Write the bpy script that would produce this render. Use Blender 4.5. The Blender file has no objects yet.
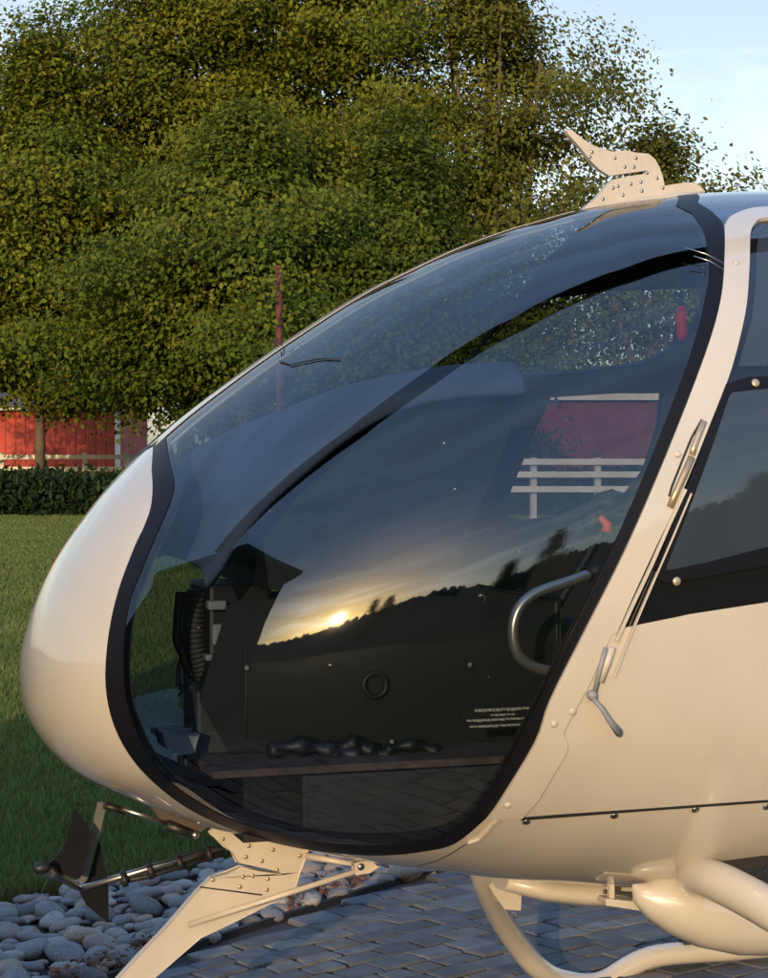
import bpy, math, random
import numpy as np
from mathutils import Vector, Matrix, geometry
random.seed(5); rng = np.random.default_rng(5)
PI = math.pi
# ------------------------------------------------------------------ camera
F = 1900.0; PSI = math.radians(18); PITCH = math.atan(39 / F)
CAM = np.array([-1.74730539, -4.05869985, 1.5])
FW = np.array([math.sin(PSI) * math.cos(PITCH), math.cos(PSI) * math.cos(PITCH), -math.sin(PITCH)])
RT = np.array([math.cos(PSI), -math.sin(PSI), 0.0])
UP = np.cross(RT, FW)
scene = bpy.context.scene
COL = scene.collection
cam_data = bpy.data.cameras.new("camera"); cam = bpy.data.objects.new("camera", cam_data); COL.objects.link(cam)
cam_data.sensor_fit = 'HORIZONTAL'; cam_data.sensor_width = 36.0; cam_data.lens = F / 768 * 36.0
cam_data.clip_start = 0.05; cam_data.clip_end = 3000
_m = Matrix(((RT[0], UP[0], -FW[0], CAM[0]), (RT[1], UP[1], -FW[1], CAM[1]), (RT[2], UP[2], -FW[2], CAM[2]), (0, 0, 0, 1)))
cam.matrix_world = _m
scene.camera = cam
# ------------------------------------------------------------------ light
SUN_EL = math.radians(10.2); SUN_AZ = math.radians(-151.3)      # azimuth clockwise from +Y
EXPOSURE = 0.85; SKY = 0.15; SUN = 2.2
scene.view_settings.view_transform = 'Standard'; scene.view_settings.look = 'None'
scene.view_settings.exposure = EXPOSURE; scene.view_settings.gamma = 1.0; scene.view_settings.use_curve_mapping = False
SUN_DIR = Vector((math.sin(SUN_AZ) * math.cos(SUN_EL), math.cos(SUN_AZ) * math.cos(SUN_EL), math.sin(SUN_EL)))
ld = bpy.data.lights.new("sun", 'SUN'); ld.energy = SUN; ld.angle = math.radians(0.5); ld.color = (1.0, 0.73, 0.44)
lo = bpy.data.objects.new("sun", ld); COL.objects.link(lo); lo.rotation_euler = SUN_DIR.to_track_quat('Z', 'Y').to_euler()
world = bpy.data.worlds.new("World"); scene.world = world; world.use_nodes = True
nt = world.node_tree; bg = nt.nodes['Background']
sky = nt.nodes.new('ShaderNodeTexSky'); sky.sky_type = 'NISHITA'; sky.sun_disc = False
sky.sun_elevation = SUN_EL; sky.sun_rotation = SUN_AZ; sky.air_density = 1.0; sky.dust_density = 1.2; sky.ozone_density = 1.5
bg.inputs[1].default_value = SKY
# thin cirrus streaks high in the sky
def wn(t, **k):
    n = nt.nodes.new(t)
    for a, b in k.items(): setattr(n, a, b)
    return n
tc = wn('ShaderNodeTexCoord'); mp = wn('ShaderNodeMapping'); mp.inputs['Rotation'].default_value = (0.25, 0.35, 0.5); mp.inputs['Scale'].default_value = (1.2, 3.0, 9.0)
nz = wn('ShaderNodeTexNoise'); nz.inputs['Scale'].default_value = 1.6; nz.inputs['Detail'].default_value = 7; nz.inputs['Roughness'].default_value = .58; nz.inputs['Distortion'].default_value = .5
cr = wn('ShaderNodeValToRGB'); cr.color_ramp.elements[0].position = .47; cr.color_ramp.elements[0].color = (0, 0, 0, 1); cr.color_ramp.elements[1].position = .70; cr.color_ramp.elements[1].color = (.75, .75, .75, 1)
hs = wn('ShaderNodeHueSaturation'); hs.inputs['Saturation'].default_value = .6; hs.inputs['Value'].default_value = 1.45
mxc = wn('ShaderNodeMixRGB')
# blue brightness added to the sky, stronger overhead, to lift reflections and ambient light
sp = wn('ShaderNodeSeparateXYZ'); vr_ = wn('ShaderNodeMapRange'); vr_.interpolation_type = 'SMOOTHSTEP'
vr_.inputs['From Min'].default_value = .14; vr_.inputs['From Max'].default_value = .85; vr_.inputs['To Min'].default_value = 0; vr_.inputs['To Max'].default_value = .85
veil = wn('ShaderNodeMixRGB'); veil.inputs[2].default_value = (1.75, 2.9, 5.2, 1)
n2_ = wn('ShaderNodeTexNoise'); n2_.inputs['Scale'].default_value = 1.3; n2_.inputs['Detail'].default_value = 5; vm = wn('ShaderNodeMath'); vm.operation = 'MULTIPLY'
vn = wn('ShaderNodeMapRange'); vn.inputs['From Min'].default_value = .3; vn.inputs['From Max'].default_value = .65; vn.inputs['To Min'].default_value = .55; vn.inputs['To Max'].default_value = 1.1
soft = wn('ShaderNodeHueSaturation'); soft.inputs['Saturation'].default_value = .66; soft.inputs['Value'].default_value = 1.0
nt.links.new(tc.outputs['Generated'], mp.inputs[0]); nt.links.new(mp.outputs[0], nz.inputs['Vector']); nt.links.new(nz.outputs['Fac'], cr.inputs[0])
nt.links.new(sky.outputs[0], hs.inputs['Color']); nt.links.new(cr.outputs[0], mxc.inputs[0]); nt.links.new(sky.outputs[0], mxc.inputs[1]); nt.links.new(hs.outputs[0], mxc.inputs[2]); nt.links.new(tc.outputs['Generated'], sp.inputs[0]); nt.links.new(sp.outputs[2], vr_.inputs[0]); nt.links.new(mp.outputs[0], n2_.inputs[0]); nt.links.new(n2_.outputs[0], vn.inputs[0])
nt.links.new(vr_.outputs[0], vm.inputs[0]); nt.links.new(vn.outputs[0], vm.inputs[1]); nt.links.new(vm.outputs[0], veil.inputs[0])
dp = wn('ShaderNodeVectorMath'); dp.operation = 'DOT_PRODUCT'; dp.inputs[1].default_value = tuple(SUN_DIR)      # haze: paler away from the sun, warmer round it
dm = wn('ShaderNodeMapRange'); dm.inputs['From Min'].default_value = -.1; dm.inputs['From Max'].default_value = .85; dm.inputs['To Min'].default_value = .66; dm.inputs['To Max'].default_value = 1.5
nt.links.new(tc.outputs['Generated'], dp.inputs[0]); nt.links.new(dp.outputs['Value'], dm.inputs[0]); nt.links.new(dm.outputs[0], soft.inputs['Saturation'])
dv = wn('ShaderNodeMapRange'); dv.inputs['From Min'].default_value = -.6; dv.inputs['From Max'].default_value = .6; dv.inputs['To Min'].default_value = .74; dv.inputs['To Max'].default_value = 1.15
nt.links.new(dp.outputs['Value'], dv.inputs[0]); nt.links.new(dv.outputs[0], soft.inputs['Value'])
nt.links.new(mxc.outputs[0], soft.inputs['Color']); nt.links.new(soft.outputs[0], veil.inputs[1]); nt.links.new(veil.outputs[0], bg.inputs[0])

# ------------------------------------------------------------------ geometry of the view (used to place things at their own distance)
def ray(px, py):
    d = FW + RT * ((px - 384) / F) - UP * ((py - 489) / F); return d / np.linalg.norm(d)
def at(px, py, Y):
    d = ray(px, py); return Vector(CAM + d * ((Y - CAM[1]) / d[1]))
def ground(px, py, z=0.0):
    d = ray(px, py); return Vector(CAM + d * ((z - CAM[2]) / d[2]))
def far(px, depth, z=0.0):                      # point at horizontal depth along the view
    f = np.array([math.sin(PSI), math.cos(PSI)]); r = RT[:2]
    p = CAM[:2] + f * depth + r * ((px - 384) / F * depth); return Vector((p[0], p[1], z))

# ------------------------------------------------------------------ tagging helpers
def tag(o, label=None, cat=None, group=None, kind=None):
    for k, v in (('label', label), ('category', cat), ('group', group), ('kind', kind)):
        if v: o[k] = v
    return o
def empty(name, loc, label, cat, group=None, rz=0):
    o = bpy.data.objects.new(name, None); COL.objects.link(o); o.location = loc; o.rotation_euler = (0, 0, rz)
    o.empty_display_size = .2
    return tag(o, label, cat, group)
def copy_tree(o, parent=None):
    c = o.copy(); COL.objects.link(c); c.parent = parent
    for ch in list(o.children): copy_tree(ch, c)
    return c

# ------------------------------------------------------------------ materials
MATS = {}
def mat(name, col, rough=.6, metal=0, coat=0, bump=0, bscale=30, var=0, vscale=4, spec=.5, col2=None, sheen=0):
    if name in MATS: return MATS[name]
    m = bpy.data.materials.new(name); m.use_nodes = True; t = m.node_tree; b = t.nodes['Principled BSDF']
    b.inputs['Base Color'].default_value = (*col, 1); b.inputs['Roughness'].default_value = rough; b.inputs['Metallic'].default_value = metal
    b.inputs['Coat Weight'].default_value = coat; b.inputs['Coat Roughness'].default_value = .03; b.inputs['Specular IOR Level'].default_value = spec
    co = t.nodes.new('ShaderNodeTexCoord')
    if var or col2:
        n = t.nodes.new('ShaderNodeTexNoise'); n.inputs['Scale'].default_value = vscale; n.inputs['Detail'].default_value = 6
        r = t.nodes.new('ShaderNodeValToRGB'); c2 = col2 or tuple(c * (1 - var) for c in col); c1 = col if col2 else tuple(min(1, c * (1 + var)) for c in col)
        r.color_ramp.elements[0].position = .35; r.color_ramp.elements[1].position = .65
        r.color_ramp.elements[0].color = (*c2, 1); r.color_ramp.elements[1].color = (*c1, 1)
        t.links.new(co.outputs['Object'], n.inputs['Vector']); t.links.new(n.outputs['Fac'], r.inputs[0]); t.links.new(r.outputs[0], b.inputs['Base Color'])
    if bump:
        n = t.nodes.new('ShaderNodeTexNoise'); n.inputs['Scale'].default_value = bscale; n.inputs['Detail'].default_value = 8
        bu = t.nodes.new('ShaderNodeBump'); bu.inputs['Strength'].default_value = bump; bu.inputs['Distance'].default_value = .02
        t.links.new(co.outputs['Object'], n.inputs['Vector']); t.links.new(n.outputs['Fac'], bu.inputs['Height']); t.links.new(bu.outputs[0], b.inputs['Normal'])
    MATS[name] = m; return m
def glass(name, tint, ior=1.62, rough=.012, halo=.0):
    m = bpy.data.materials.new(name); m.use_nodes = True; t = m.node_tree; t.nodes.clear()
    o = t.nodes.new('ShaderNodeOutputMaterial'); tr = t.nodes.new('ShaderNodeBsdfTransparent'); gl = t.nodes.new('ShaderNodeBsdfGlossy')
    tr.inputs[0].default_value = (*tint, 1); gl.inputs['Roughness'].default_value = rough
    fr = t.nodes.new('ShaderNodeFresnel')
    ge = t.nodes.new('ShaderNodeNewGeometry'); ir = t.nodes.new('ShaderNodeMapRange'); ir.inputs['To Min'].default_value = ior; ir.inputs['To Max'].default_value = 1 / ior   # a thin sheet reflects alike from both sides
    t.links.new(ge.outputs['Backfacing'], ir.inputs[0]); t.links.new(ir.outputs[0], fr.inputs[0])
    # rougher gloss lobe added as a bloom-like glow round the mirrored sun
    g2 = t.nodes.new('ShaderNodeBsdfGlossy'); g2.inputs['Roughness'].default_value = .085
    mg = t.nodes.new('ShaderNodeMixShader'); mg.inputs[0].default_value = halo
    mx = t.nodes.new('ShaderNodeMixShader')
    t.links.new(gl.outputs[0], mg.inputs[1]); t.links.new(g2.outputs[0], mg.inputs[2])
    # fine dirt specks
    co = t.nodes.new('ShaderNodeTexCoord'); n = t.nodes.new('ShaderNodeTexNoise'); n.inputs['Scale'].default_value = 38; n.inputs['Detail'].default_value = 4
    r = t.nodes.new('ShaderNodeValToRGB'); r.color_ramp.elements[0].position = .74; r.color_ramp.elements[1].position = .80; r.color_ramp.elements[0].color = (0, 0, 0, 1); r.color_ramp.elements[1].color = (.35, .35, .35, 1)
    df = t.nodes.new('ShaderNodeBsdfDiffuse'); df.inputs[0].default_value = (.5, .5, .5, 1); m2 = t.nodes.new('ShaderNodeMixShader')
    t.links.new(co.outputs['Object'], n.inputs['Vector']); t.links.new(n.outputs['Fac'], r.inputs[0]); t.links.new(r.outputs[0], m2.inputs[0])
    t.links.new(fr.outputs[0], mx.inputs[0]); t.links.new(tr.outputs[0], mx.inputs[1]); t.links.new(mg.outputs[0], mx.inputs[2])
    t.links.new(mx.outputs[0], m2.inputs[1]); t.links.new(df.outputs[0], m2.inputs[2]); t.links.new(m2.outputs[0], o.inputs[0])
    return m
def attr_mat(name, rough=.8, bump=0, bscale=40, trans=0, spec=.3, var=0, vscale=20):
    m = bpy.data.materials.new(name); m.use_nodes = True; t = m.node_tree; b = t.nodes['Principled BSDF']
    a = t.nodes.new('ShaderNodeAttribute'); a.attribute_name = 'tone'
    b.inputs['Roughness'].default_value = rough; b.inputs['Specular IOR Level'].default_value = spec
    src = a.outputs['Color']; co = t.nodes.new('ShaderNodeTexCoord')
    if var:
        n = t.nodes.new('ShaderNodeTexNoise'); n.inputs['Scale'].default_value = vscale; n.inputs['Detail'].default_value = 6
        mr = t.nodes.new('ShaderNodeMapRange'); mr.inputs['To Min'].default_value = 1 - var; mr.inputs['To Max'].default_value = 1 + var; mr.inputs['From Min'].default_value = .3; mr.inputs['From Max'].default_value = .7
        mm = t.nodes.new('ShaderNodeVectorMath'); mm.operation = 'SCALE'
        t.links.new(co.outputs['Object'], n.inputs['Vector']); t.links.new(n.outputs['Fac'], mr.inputs[0]); t.links.new(src, mm.inputs[0]); t.links.new(mr.outputs[0], mm.inputs['Scale']); src = mm.outputs[0]
    t.links.new(src, b.inputs['Base Color'])
    if bump:
        n = t.nodes.new('ShaderNodeTexNoise'); n.inputs['Scale'].default_value = bscale; n.inputs['Detail'].default_value = 8
        bu = t.nodes.new('ShaderNodeBump'); bu.inputs['Strength'].default_value = bump; bu.inputs['Distance'].default_value = .01
        t.links.new(co.outputs['Object'], n.inputs['Vector']); t.links.new(n.outputs['Fac'], bu.inputs['Height']); t.links.new(bu.outputs[0], b.inputs['Normal'])
    if trans:
        tl = t.nodes.new('ShaderNodeBsdfTranslucent'); mx = t.nodes.new('ShaderNodeMixShader'); mx.inputs[0].default_value = trans
        t.links.new(src, tl.inputs[0]); t.links.new(b.outputs[0], mx.inputs[1]); t.links.new(tl.outputs[0], mx.inputs[2]); t.links.new(mx.outputs[0], t.nodes['Material Output'].inputs[0])
    return m
PAINT = mat('cream_paint', (.51, .465, .40), .33, coat=.9, bump=.012, bscale=60, var=.035, vscale=5)
PAINT2 = mat('cream_fitting_paint', (.50, .45, .39), .45, coat=.3, var=.05, vscale=12, bump=.05, bscale=80)
PAINT.node_tree.nodes['Principled BSDF'].inputs['Coat IOR'].default_value = 1.6
BLACK = mat('black_trim', (.006, .006, .009), .45, spec=.18)
RUBBER = mat('black_rubber', (.010, .010, .012), .55, bump=.2, bscale=120)
DARKROOF = mat('dark_roof_gloss', (.012, .015, .022), .12, coat=.8)
LINING = mat('cabin_lining', (.018, .018, .021), .85)
DASH = mat('dash_fabric', (.045, .065, .115), .75, bump=.15, bscale=60)
DARKP = mat('dark_plastic', (.010, .010, .012), .5)
FLOORM = mat('cabin_floor', (.085, .058, .052), .8, bump=.3, bscale=50, var=.3, vscale=15)
HANDLE = mat('worn_silver', (.50, .47, .43), .28, metal=.8)
ALU = mat('brushed_aluminium', (.62, .60, .57), .3, metal=1)
STEEL = mat('steel', (.35, .34, .33), .35, metal=1)
GREYP = mat('grey_plastic', (.22, .23, .25), .5)
RED = mat('red_plastic', (.65, .02, .03), .45)
ORANGE = mat('orange_cap', (.85, .10, .03), .45)
FINM = mat('black_fin', (.005, .006, .008), .6, bump=.1, spec=.15)
GLASS = glass('windscreen_acrylic', (.55, .61, .65), 1.86, .016, .05)
PANE = glass('door_pane_acrylic', (.30, .33, .37), 1.75, .015, .04)
for _n in PANE.node_tree.nodes:                       # pale blue diffuse share over the whole pane makes it slightly milky
    if _n.type == 'VALTORGB': _n.color_ramp.elements[0].color = (.075, .075, .075, 1)
    if _n.type == 'BSDF_DIFFUSE': _n.inputs[0].default_value = (.38, .50, .68, 1)

# ------------------------------------------------------------------ mesh helpers
class MB:
    def __init__(s): s.v = []; s.f = []; s.smooth = []
    def add(s, vs, fs, sm=False):
        n = len(s.v); s.v += [tuple(v) for v in vs]; s.f += [tuple(i + n for i in f) for f in fs]; s.smooth += [sm] * len(fs); return s
    def box(s, c, size, rot=None):
        x, y, z = [k / 2 for k in size]
        vs = [Vector((a * x, b * y, e * z)) for a in (-1, 1) for b in (-1, 1) for e in (-1, 1)]
        if rot is not None: vs = [rot @ v for v in vs]
        vs = [v + Vector(c) for v in vs]
        return s.add(vs, [(0, 1, 3, 2), (4, 6, 7, 5), (0, 4, 5, 1), (2, 3, 7, 6), (0, 2, 6, 4), (1, 5, 7, 3)])
    def beam(s, a, b, w, h, up=(0, 0, 1)):
        a = Vector(a); b = Vector(b); d = (b - a).normalized(); u = Vector(up); sd = d.cross(u).normalized(); u = sd.cross(d)
        vs = [p + sd * (i * w / 2) + u * (j * h / 2) for p in (a, b) for i, j in ((-1, -1), (1, -1), (1, 1), (-1, 1))]
        return s.add(vs, [(0, 1, 2, 3), (7, 6, 5, 4), (0, 4, 5, 1), (1, 5, 6, 2), (2, 6, 7, 3), (3, 7, 4, 0)])
    def tube(s, pts, r, n=12, cap=True, flat=1.0):
        pts = [Vector(p) for p in pts]; rs = r if isinstance(r, (list, tuple)) else [r] * len(pts)
        vs = []; ref = None
        for i, p in enumerate(pts):
            d = (pts[min(i + 1, len(pts) - 1)] - pts[max(i - 1, 0)]).normalized()
            if ref is None: ref = d.orthogonal().normalized() if abs(d.z) > .9 else d.cross(Vector((0, 0, 1))).normalized()
            sd = (ref - d * ref.dot(d)).normalized(); ref = sd; u = d.cross(sd)
            vs += [p + (sd * math.cos(2 * PI * k / n) + u * (math.sin(2 * PI * k / n) * flat)) * rs[i] for k in range(n)]
        fs = [(i * n + k, i * n + (k + 1) % n, (i + 1) * n + (k + 1) % n, (i + 1) * n + k) for i in range(len(pts) - 1) for k in range(n)]
        m = len(s.v); s.add(vs, fs, True)
        if cap:
            s.f += [tuple(m + k for k in range(n))[::-1], tuple(m + (len(pts) - 1) * n + k for k in range(n))]; s.smooth += [False, False]
        return s
    def prism(s, poly, dvec):                  # closed polygon of 3D points, extruded by +-dvec/2
        d = Vector(dvec) / 2; n = len(poly); P = [Vector(p) for p in poly]
        a = [p - d for p in P]; b = [p + d for p in P]
        t = geometry.tessellate_polygon([P])
        fs = [tuple(k) for k in t] + [tuple(n + j for j in reversed(k)) for k in t] + [(i, (i + 1) % n, n + (i + 1) % n, n + i) for i in range(n)]
        return s.add(a + b, fs)
    def ball(s, c, r, nu=12, nv=8, rot=None):
        r = (r, r, r) if isinstance(r, (int, float)) else r; c = Vector(c); vs = []
        for j in range(nv + 1):
            for i in range(nu):
                a = 2 * PI * i / nu; b = PI * j / nv - PI / 2
                v = Vector((r[0] * math.cos(b) * math.cos(a), r[1] * math.cos(b) * math.sin(a), r[2] * math.sin(b)))
                vs.append((rot @ v if rot is not None else v) + c)
        return s.add(vs, [(j * nu + i, j * nu + (i + 1) % nu, (j + 1) * nu + (i + 1) % nu, (j + 1) * nu + i) for j in range(nv) for i in range(nu)], True)
    def build(s, name, material, parent=None, bevel=0):
        me = bpy.data.meshes.new(name); me.from_pydata(s.v, [], s.f); me.update()
        me.polygons.foreach_set('use_smooth', s.smooth)
        me.materials.append(material); o = bpy.data.objects.new(name, me); COL.objects.link(o)
        if parent is not None: o.parent = parent
        if parent is not None and parent.location.length > 0:   # vertices are given in world space: bring them to the parent's frame
            M = local_inv(parent); me.transform(M)
        if bevel:
            b = o.modifiers.new('bevel', 'BEVEL'); b.width = bevel; b.segments = 2; b.limit_method = 'ANGLE'; b.angle_limit = .6
        return o
def local_inv(p):
    M = Matrix.Identity(4)
    while p is not None:
        M = (Matrix.Translation(p.location) @ p.rotation_euler.to_matrix().to_4x4()) @ M; p = p.parent
    return M.inverted()
def spline(pts, n=8):
    P = [Vector(p) for p in pts]; out = []
    for i in range(len(P) - 1):
        a, b, c, d = P[max(i - 1, 0)], P[i], P[i + 1], P[min(i + 2, len(P) - 1)]
        for k in range(n):
            t = k / n; out.append(.5 * (2 * b + (c - a) * t + (2 * a - 5 * b + 4 * c - d) * t * t + (3 * b - a - 3 * c + d) * t ** 3))
    return out + [P[-1]]
def fast_mesh(name, verts, faces, material, tone=None, parent=None, smooth=False):
    """verts (N,3), faces (M,k) numpy; tone (M,3) per-face colour"""
    me = bpy.data.meshes.new(name); k = faces.shape[1]; M = len(faces)
    me.vertices.add(len(verts)); me.vertices.foreach_set('co', verts.astype(np.float32).ravel())
    me.loops.add(M * k); me.loops.foreach_set('vertex_index', faces.astype(np.int32).ravel())
    me.polygons.add(M); me.polygons.foreach_set('loop_start', np.arange(0, M * k, k, dtype=np.int32))
    me.polygons.foreach_set('use_smooth', np.full(M, smooth)); me.update(calc_edges=True)
    if tone is not None:
        a = me.attributes.new('tone', 'FLOAT_COLOR', 'FACE'); c = np.ones((M, 4), np.float32); c[:, :3] = tone; a.data.foreach_set('color', c.ravel())
    me.materials.append(material); o = bpy.data.objects.new(name, me); COL.objects.link(o)
    if parent is not None:
        o.parent = parent; me.transform(local_inv(parent))
    return o

# ------------------------------------------------------------------ setting: ground
LAWN = attr_mat('lawn_blades', .8, spec=.2, trans=.3)
def lawn_mat():
    m = bpy.data.materials.new('lawn'); m.use_nodes = True; t = m.node_tree; b = t.nodes['Principled BSDF']; b.inputs['Roughness'].default_value = .9; b.inputs['Specular IOR Level'].default_value = .1
    co = t.nodes.new('ShaderNodeTexCoord'); n1 = t.nodes.new('ShaderNodeTexNoise'); n1.inputs['Scale'].default_value = .6; n1.inputs['Detail'].default_value = 8; n1.inputs['Roughness'].default_value = .7
    r = t.nodes.new('ShaderNodeValToRGB'); r.color_ramp.elements[0].position = .33; r.color_ramp.elements[1].position = .68
    r.color_ramp.elements[0].color = (.050, .090, .020, 1); r.color_ramp.elements[1].color = (.115, .165, .036, 1)
    n2 = t.nodes.new('ShaderNodeTexNoise'); n2.inputs['Scale'].default_value = 22; n2.inputs['Detail'].default_value = 6; n2.inputs['Roughness'].default_value = .8
    mx = t.nodes.new('ShaderNodeMixRGB'); mx.blend_type = 'MULTIPLY'; mx.inputs[0].default_value = .7
    bu = t.nodes.new('ShaderNodeBump'); bu.inputs['Strength'].default_value = 1; bu.inputs['Distance'].default_value = .08
    t.links.new(co.outputs['Object'], n1.inputs[0]); t.links.new(co.outputs['Object'], n2.inputs[0]); t.links.new(n1.outputs[0], r.inputs[0]); t.links.new(r.outputs[0], mx.inputs[1]); t.links.new(n2.outputs[0], mx.inputs[2])
    t.links.new(mx.outputs[0], b.inputs['Base Color']); t.links.new(n2.outputs[0], bu.inputs['Height']); t.links.new(bu.outputs[0], b.inputs['Normal'])
    return m
ld_ = MB().add([(-900, -900, -.02), (900, -900, -.02), (900, 900, -.02), (-900, 900, -.02)], [(0, 1, 2, 3)])
tag(ld_.build('lawn', lawn_mat()), kind='structure')

# outlines on the ground (world metres)
edge_stone_lawn = [Vector((x, y, 0)) for x, y in [(-6, -.6), (-4, .6), (-2.6, 1.35), (-1.7, 1.95), (-1.02, 2.26), (-.84, 2.35), (-.43, 2.52), (-.11, 2.68), (.4, 2.78), (1.0, 2.85), (2, 2.9), (4, 2.8), (7, 2.6)]]
edge_pave = [Vector((x, y, 0)) for x, y in [(-6, -2.2), (-4, -.8), (-2.2, .25), (-1.3, .92), (-.80, 1.30), (-.59, 1.47), (-.47, 1.58), (-.1, 1.85), (.34, 2.17), (.55, 2.25), (1.0, 2.38), (2, 2.5), (4, 2.45), (7, 2.3)]]
ESL = spline(edge_stone_lawn, 8); EPV = spline(edge_pave, 8)
SOIL = mat('dark_soil', (.030, .024, .020), .95, bump=.8, bscale=40, var=.4, vscale=15)
bed = MB(); n = len(ESL)
bed.add([(p.x, p.y, -.012) for p in ESL] + [(p.x, p.y, -.012) for p in EPV], [(i, i + 1, n + i + 1, n + i) for i in range(n - 1)])
tag(bed.build('stone_bed_soil', SOIL), kind='structure')
sand = MB(); sand.add([(p.x, p.y, -.008) for p in EPV] + [(p.x, -1.02, -.008) for p in EPV], [(i, n + i, n + i + 1, i + 1) for i in range(n - 1)])
tag(sand.build('paving_joints', mat('joint_sand', (.035, .035, .04), .95, bump=.6, bscale=60)), kind='structure')
def in_poly(P, poly):
    x, y = P[:, 0], P[:, 1]; c = np.zeros(len(P), bool); k = len(poly); j = k - 1
    for i in range(k):
        xi, yi = poly[i][0], poly[i][1]; xj, yj = poly[j][0], poly[j][1]
        if yi != yj: c ^= ((yi > y) != (yj > y)) & (x < (xj - xi) * (y - yi) / (yj - yi) + xi)
        j = i
    return c
pave_poly = [(p.x, p.y) for p in EPV] + [(7, -1.02), (-6, -1.02)]
# cobbles: individually cut slabs in wandering courses, one mesh
def paving():
    ang = math.radians(24); ca, sa = math.cos(ang), math.sin(ang); V = []; Fc = []; T = []
    course = -14.0; ci = 0
    while course < 14:
        h = random.uniform(.088, .115); x = -12 + random.random() * .2
        while x < 12:
            w = random.uniform(.11, .17); cx, cy = x + w / 2, course + h / 2
            wx = .05 * math.sin(cx * .8 + ci * .1) + .04 * math.sin(cx * 1.9)
            X = cx * ca - (cy + wx) * sa; Y = cx * sa + (cy + wx) * ca
            if -6 < X < 7 and -7 < Y < 3:
                g = .005; q = []
                for dx, dy in ((-1, -1), (1, -1), (1, 1), (-1, 1)):
                    lx = cx + dx * (w / 2 - g) + random.uniform(-.012, .012); ly = cy + dy * (h / 2 - g) + random.uniform(-.010, .010)
                    wx = .05 * math.sin(lx * .8 + ci * .1) + .04 * math.sin(lx * 1.9)
                    q.append((lx * ca - (ly + wx) * sa, lx * sa + (ly + wx) * ca))
                if in_poly(np.array(q), pave_poly).all():
                    b = len(V); z = random.uniform(-.002, .002); mx = sum(a[0] for a in q) / 4; my = sum(a[1] for a in q) / 4
                    tl = [random.uniform(-.0010, .0010) for _ in range(4)]
                    V += [(a[0], a[1], -.03) for a in q]; V += [(a[0], a[1], z + .004) for a in q]
                    V += [(mx + (a[0] - mx) * .93, my + (a[1] - my) * .93, z + .009 + tl[i]) for i, a in enumerate(q)]
                    Fc += [(b + i, b + (i + 1) % 4, b + 4 + (i + 1) % 4, b + 4 + i) for i in range(4)]
                    Fc += [(b + 4 + i, b + 4 + (i + 1) % 4, b + 8 + (i + 1) % 4, b + 8 + i) for i in range(4)] + [(b + 8, b + 9, b + 10, b + 11)]
                    k = random.uniform(.75, 1.25); c = random.choice([(.085, .088, .098), (.100, .102, .112), (.075, .080, .090), (.125, .120, .112)])
                    T += [tuple(v * k for v in c)] * 9
            x += w
        course += h; ci += 1
    o = fast_mesh('paving', np.array(V), np.array(Fc), attr_mat('paver_stone', .8, bump=.3, bscale=35, var=.25, vscale=14), np.array(T))
    tag(o, kind='structure')
paving()
ke = MB(); 
for i in range(len(EPV) - 1):
    a, b = EPV[i], EPV[i + 1]; ke.beam((a.x, a.y + .012, -.022), (b.x, b.y + .012, -.022), .018, .075)
tag(ke.build('bed_edging', mat('black_edging', (.012, .012, .013), .7)), kind='structure')

# grass blades over the near lawn
def grass():
    N = 520000
    f = np.array([math.sin(PSI), math.cos(PSI)]); r = RT[:2]
    d = 5.5 + (rng.random(N) ** 1.8) * 38; u = rng.uniform(-.26, .22, N)
    P = CAM[:2] + d[:, None] * f + (u * d)[:, None] * r
    el = np.array([(p.x, p.y) for p in ESL]); keep = P[:, 1] > np.interp(P[:, 0], el[:, 0], el[:, 1]) - .01
    P = P[keep]; d = d[keep]; N = len(P)
    edge = P[:, 1] - np.interp(P[:, 0], el[:, 0], el[:, 1])
    clump = .5 + .5 * np.sin(P[:, 0] * 9 + 3 * np.sin(P[:, 1] * 5)) * np.sin(P[:, 1] * 11 + 2 * np.sin(P[:, 0] * 7))
    h = rng.uniform(.025, .055, N) * (1 + .6 * clump) * (1 + .6 * np.exp(-edge * 8)); w = rng.uniform(.0015, .003, N) * (1 + d / 5)
    a = rng.uniform(0, 2 * PI, N); b = rng.uniform(0, 2 * PI, N); l = h * rng.uniform(.2, .9, N)
    V = np.zeros((N, 3, 3)); V[:, :, :2] = P[:, None, :]
    V[:, 0, 0] -= np.cos(a) * w; V[:, 0, 1] -= np.sin(a) * w; V[:, 1, 0] += np.cos(a) * w; V[:, 1, 1] += np.sin(a) * w
    V[:, 2, 0] += np.cos(b) * l; V[:, 2, 1] += np.sin(b) * l; V[:, 2, 2] = h - .02; V[:, 0, 2] = V[:, 1, 2] = -.022
    k = rng.uniform(.6, 1.35, N)[:, None]; patch = (.5 + .5 * np.sin(P[:, 0] * 1.3 + 1) * np.sin(P[:, 1] * 1.7))[:, None]
    base = np.array([.105, .150, .040]) * (1 - patch) + np.array([.140, .175, .050]) * patch
    dry = (rng.random(N) < (.06 + .5 * np.exp(-edge * 7)))[:, None]; base = np.where(dry, np.array([.13, .10, .035]), base)
    o = fast_mesh('grass', V.reshape(-1, 3), np.arange(N * 3).reshape(-1, 3), LAWN, base * k)
    tag(o, 'short green lawn grass beyond the pebble border', 'grass', kind='stuff')
grass()

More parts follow.
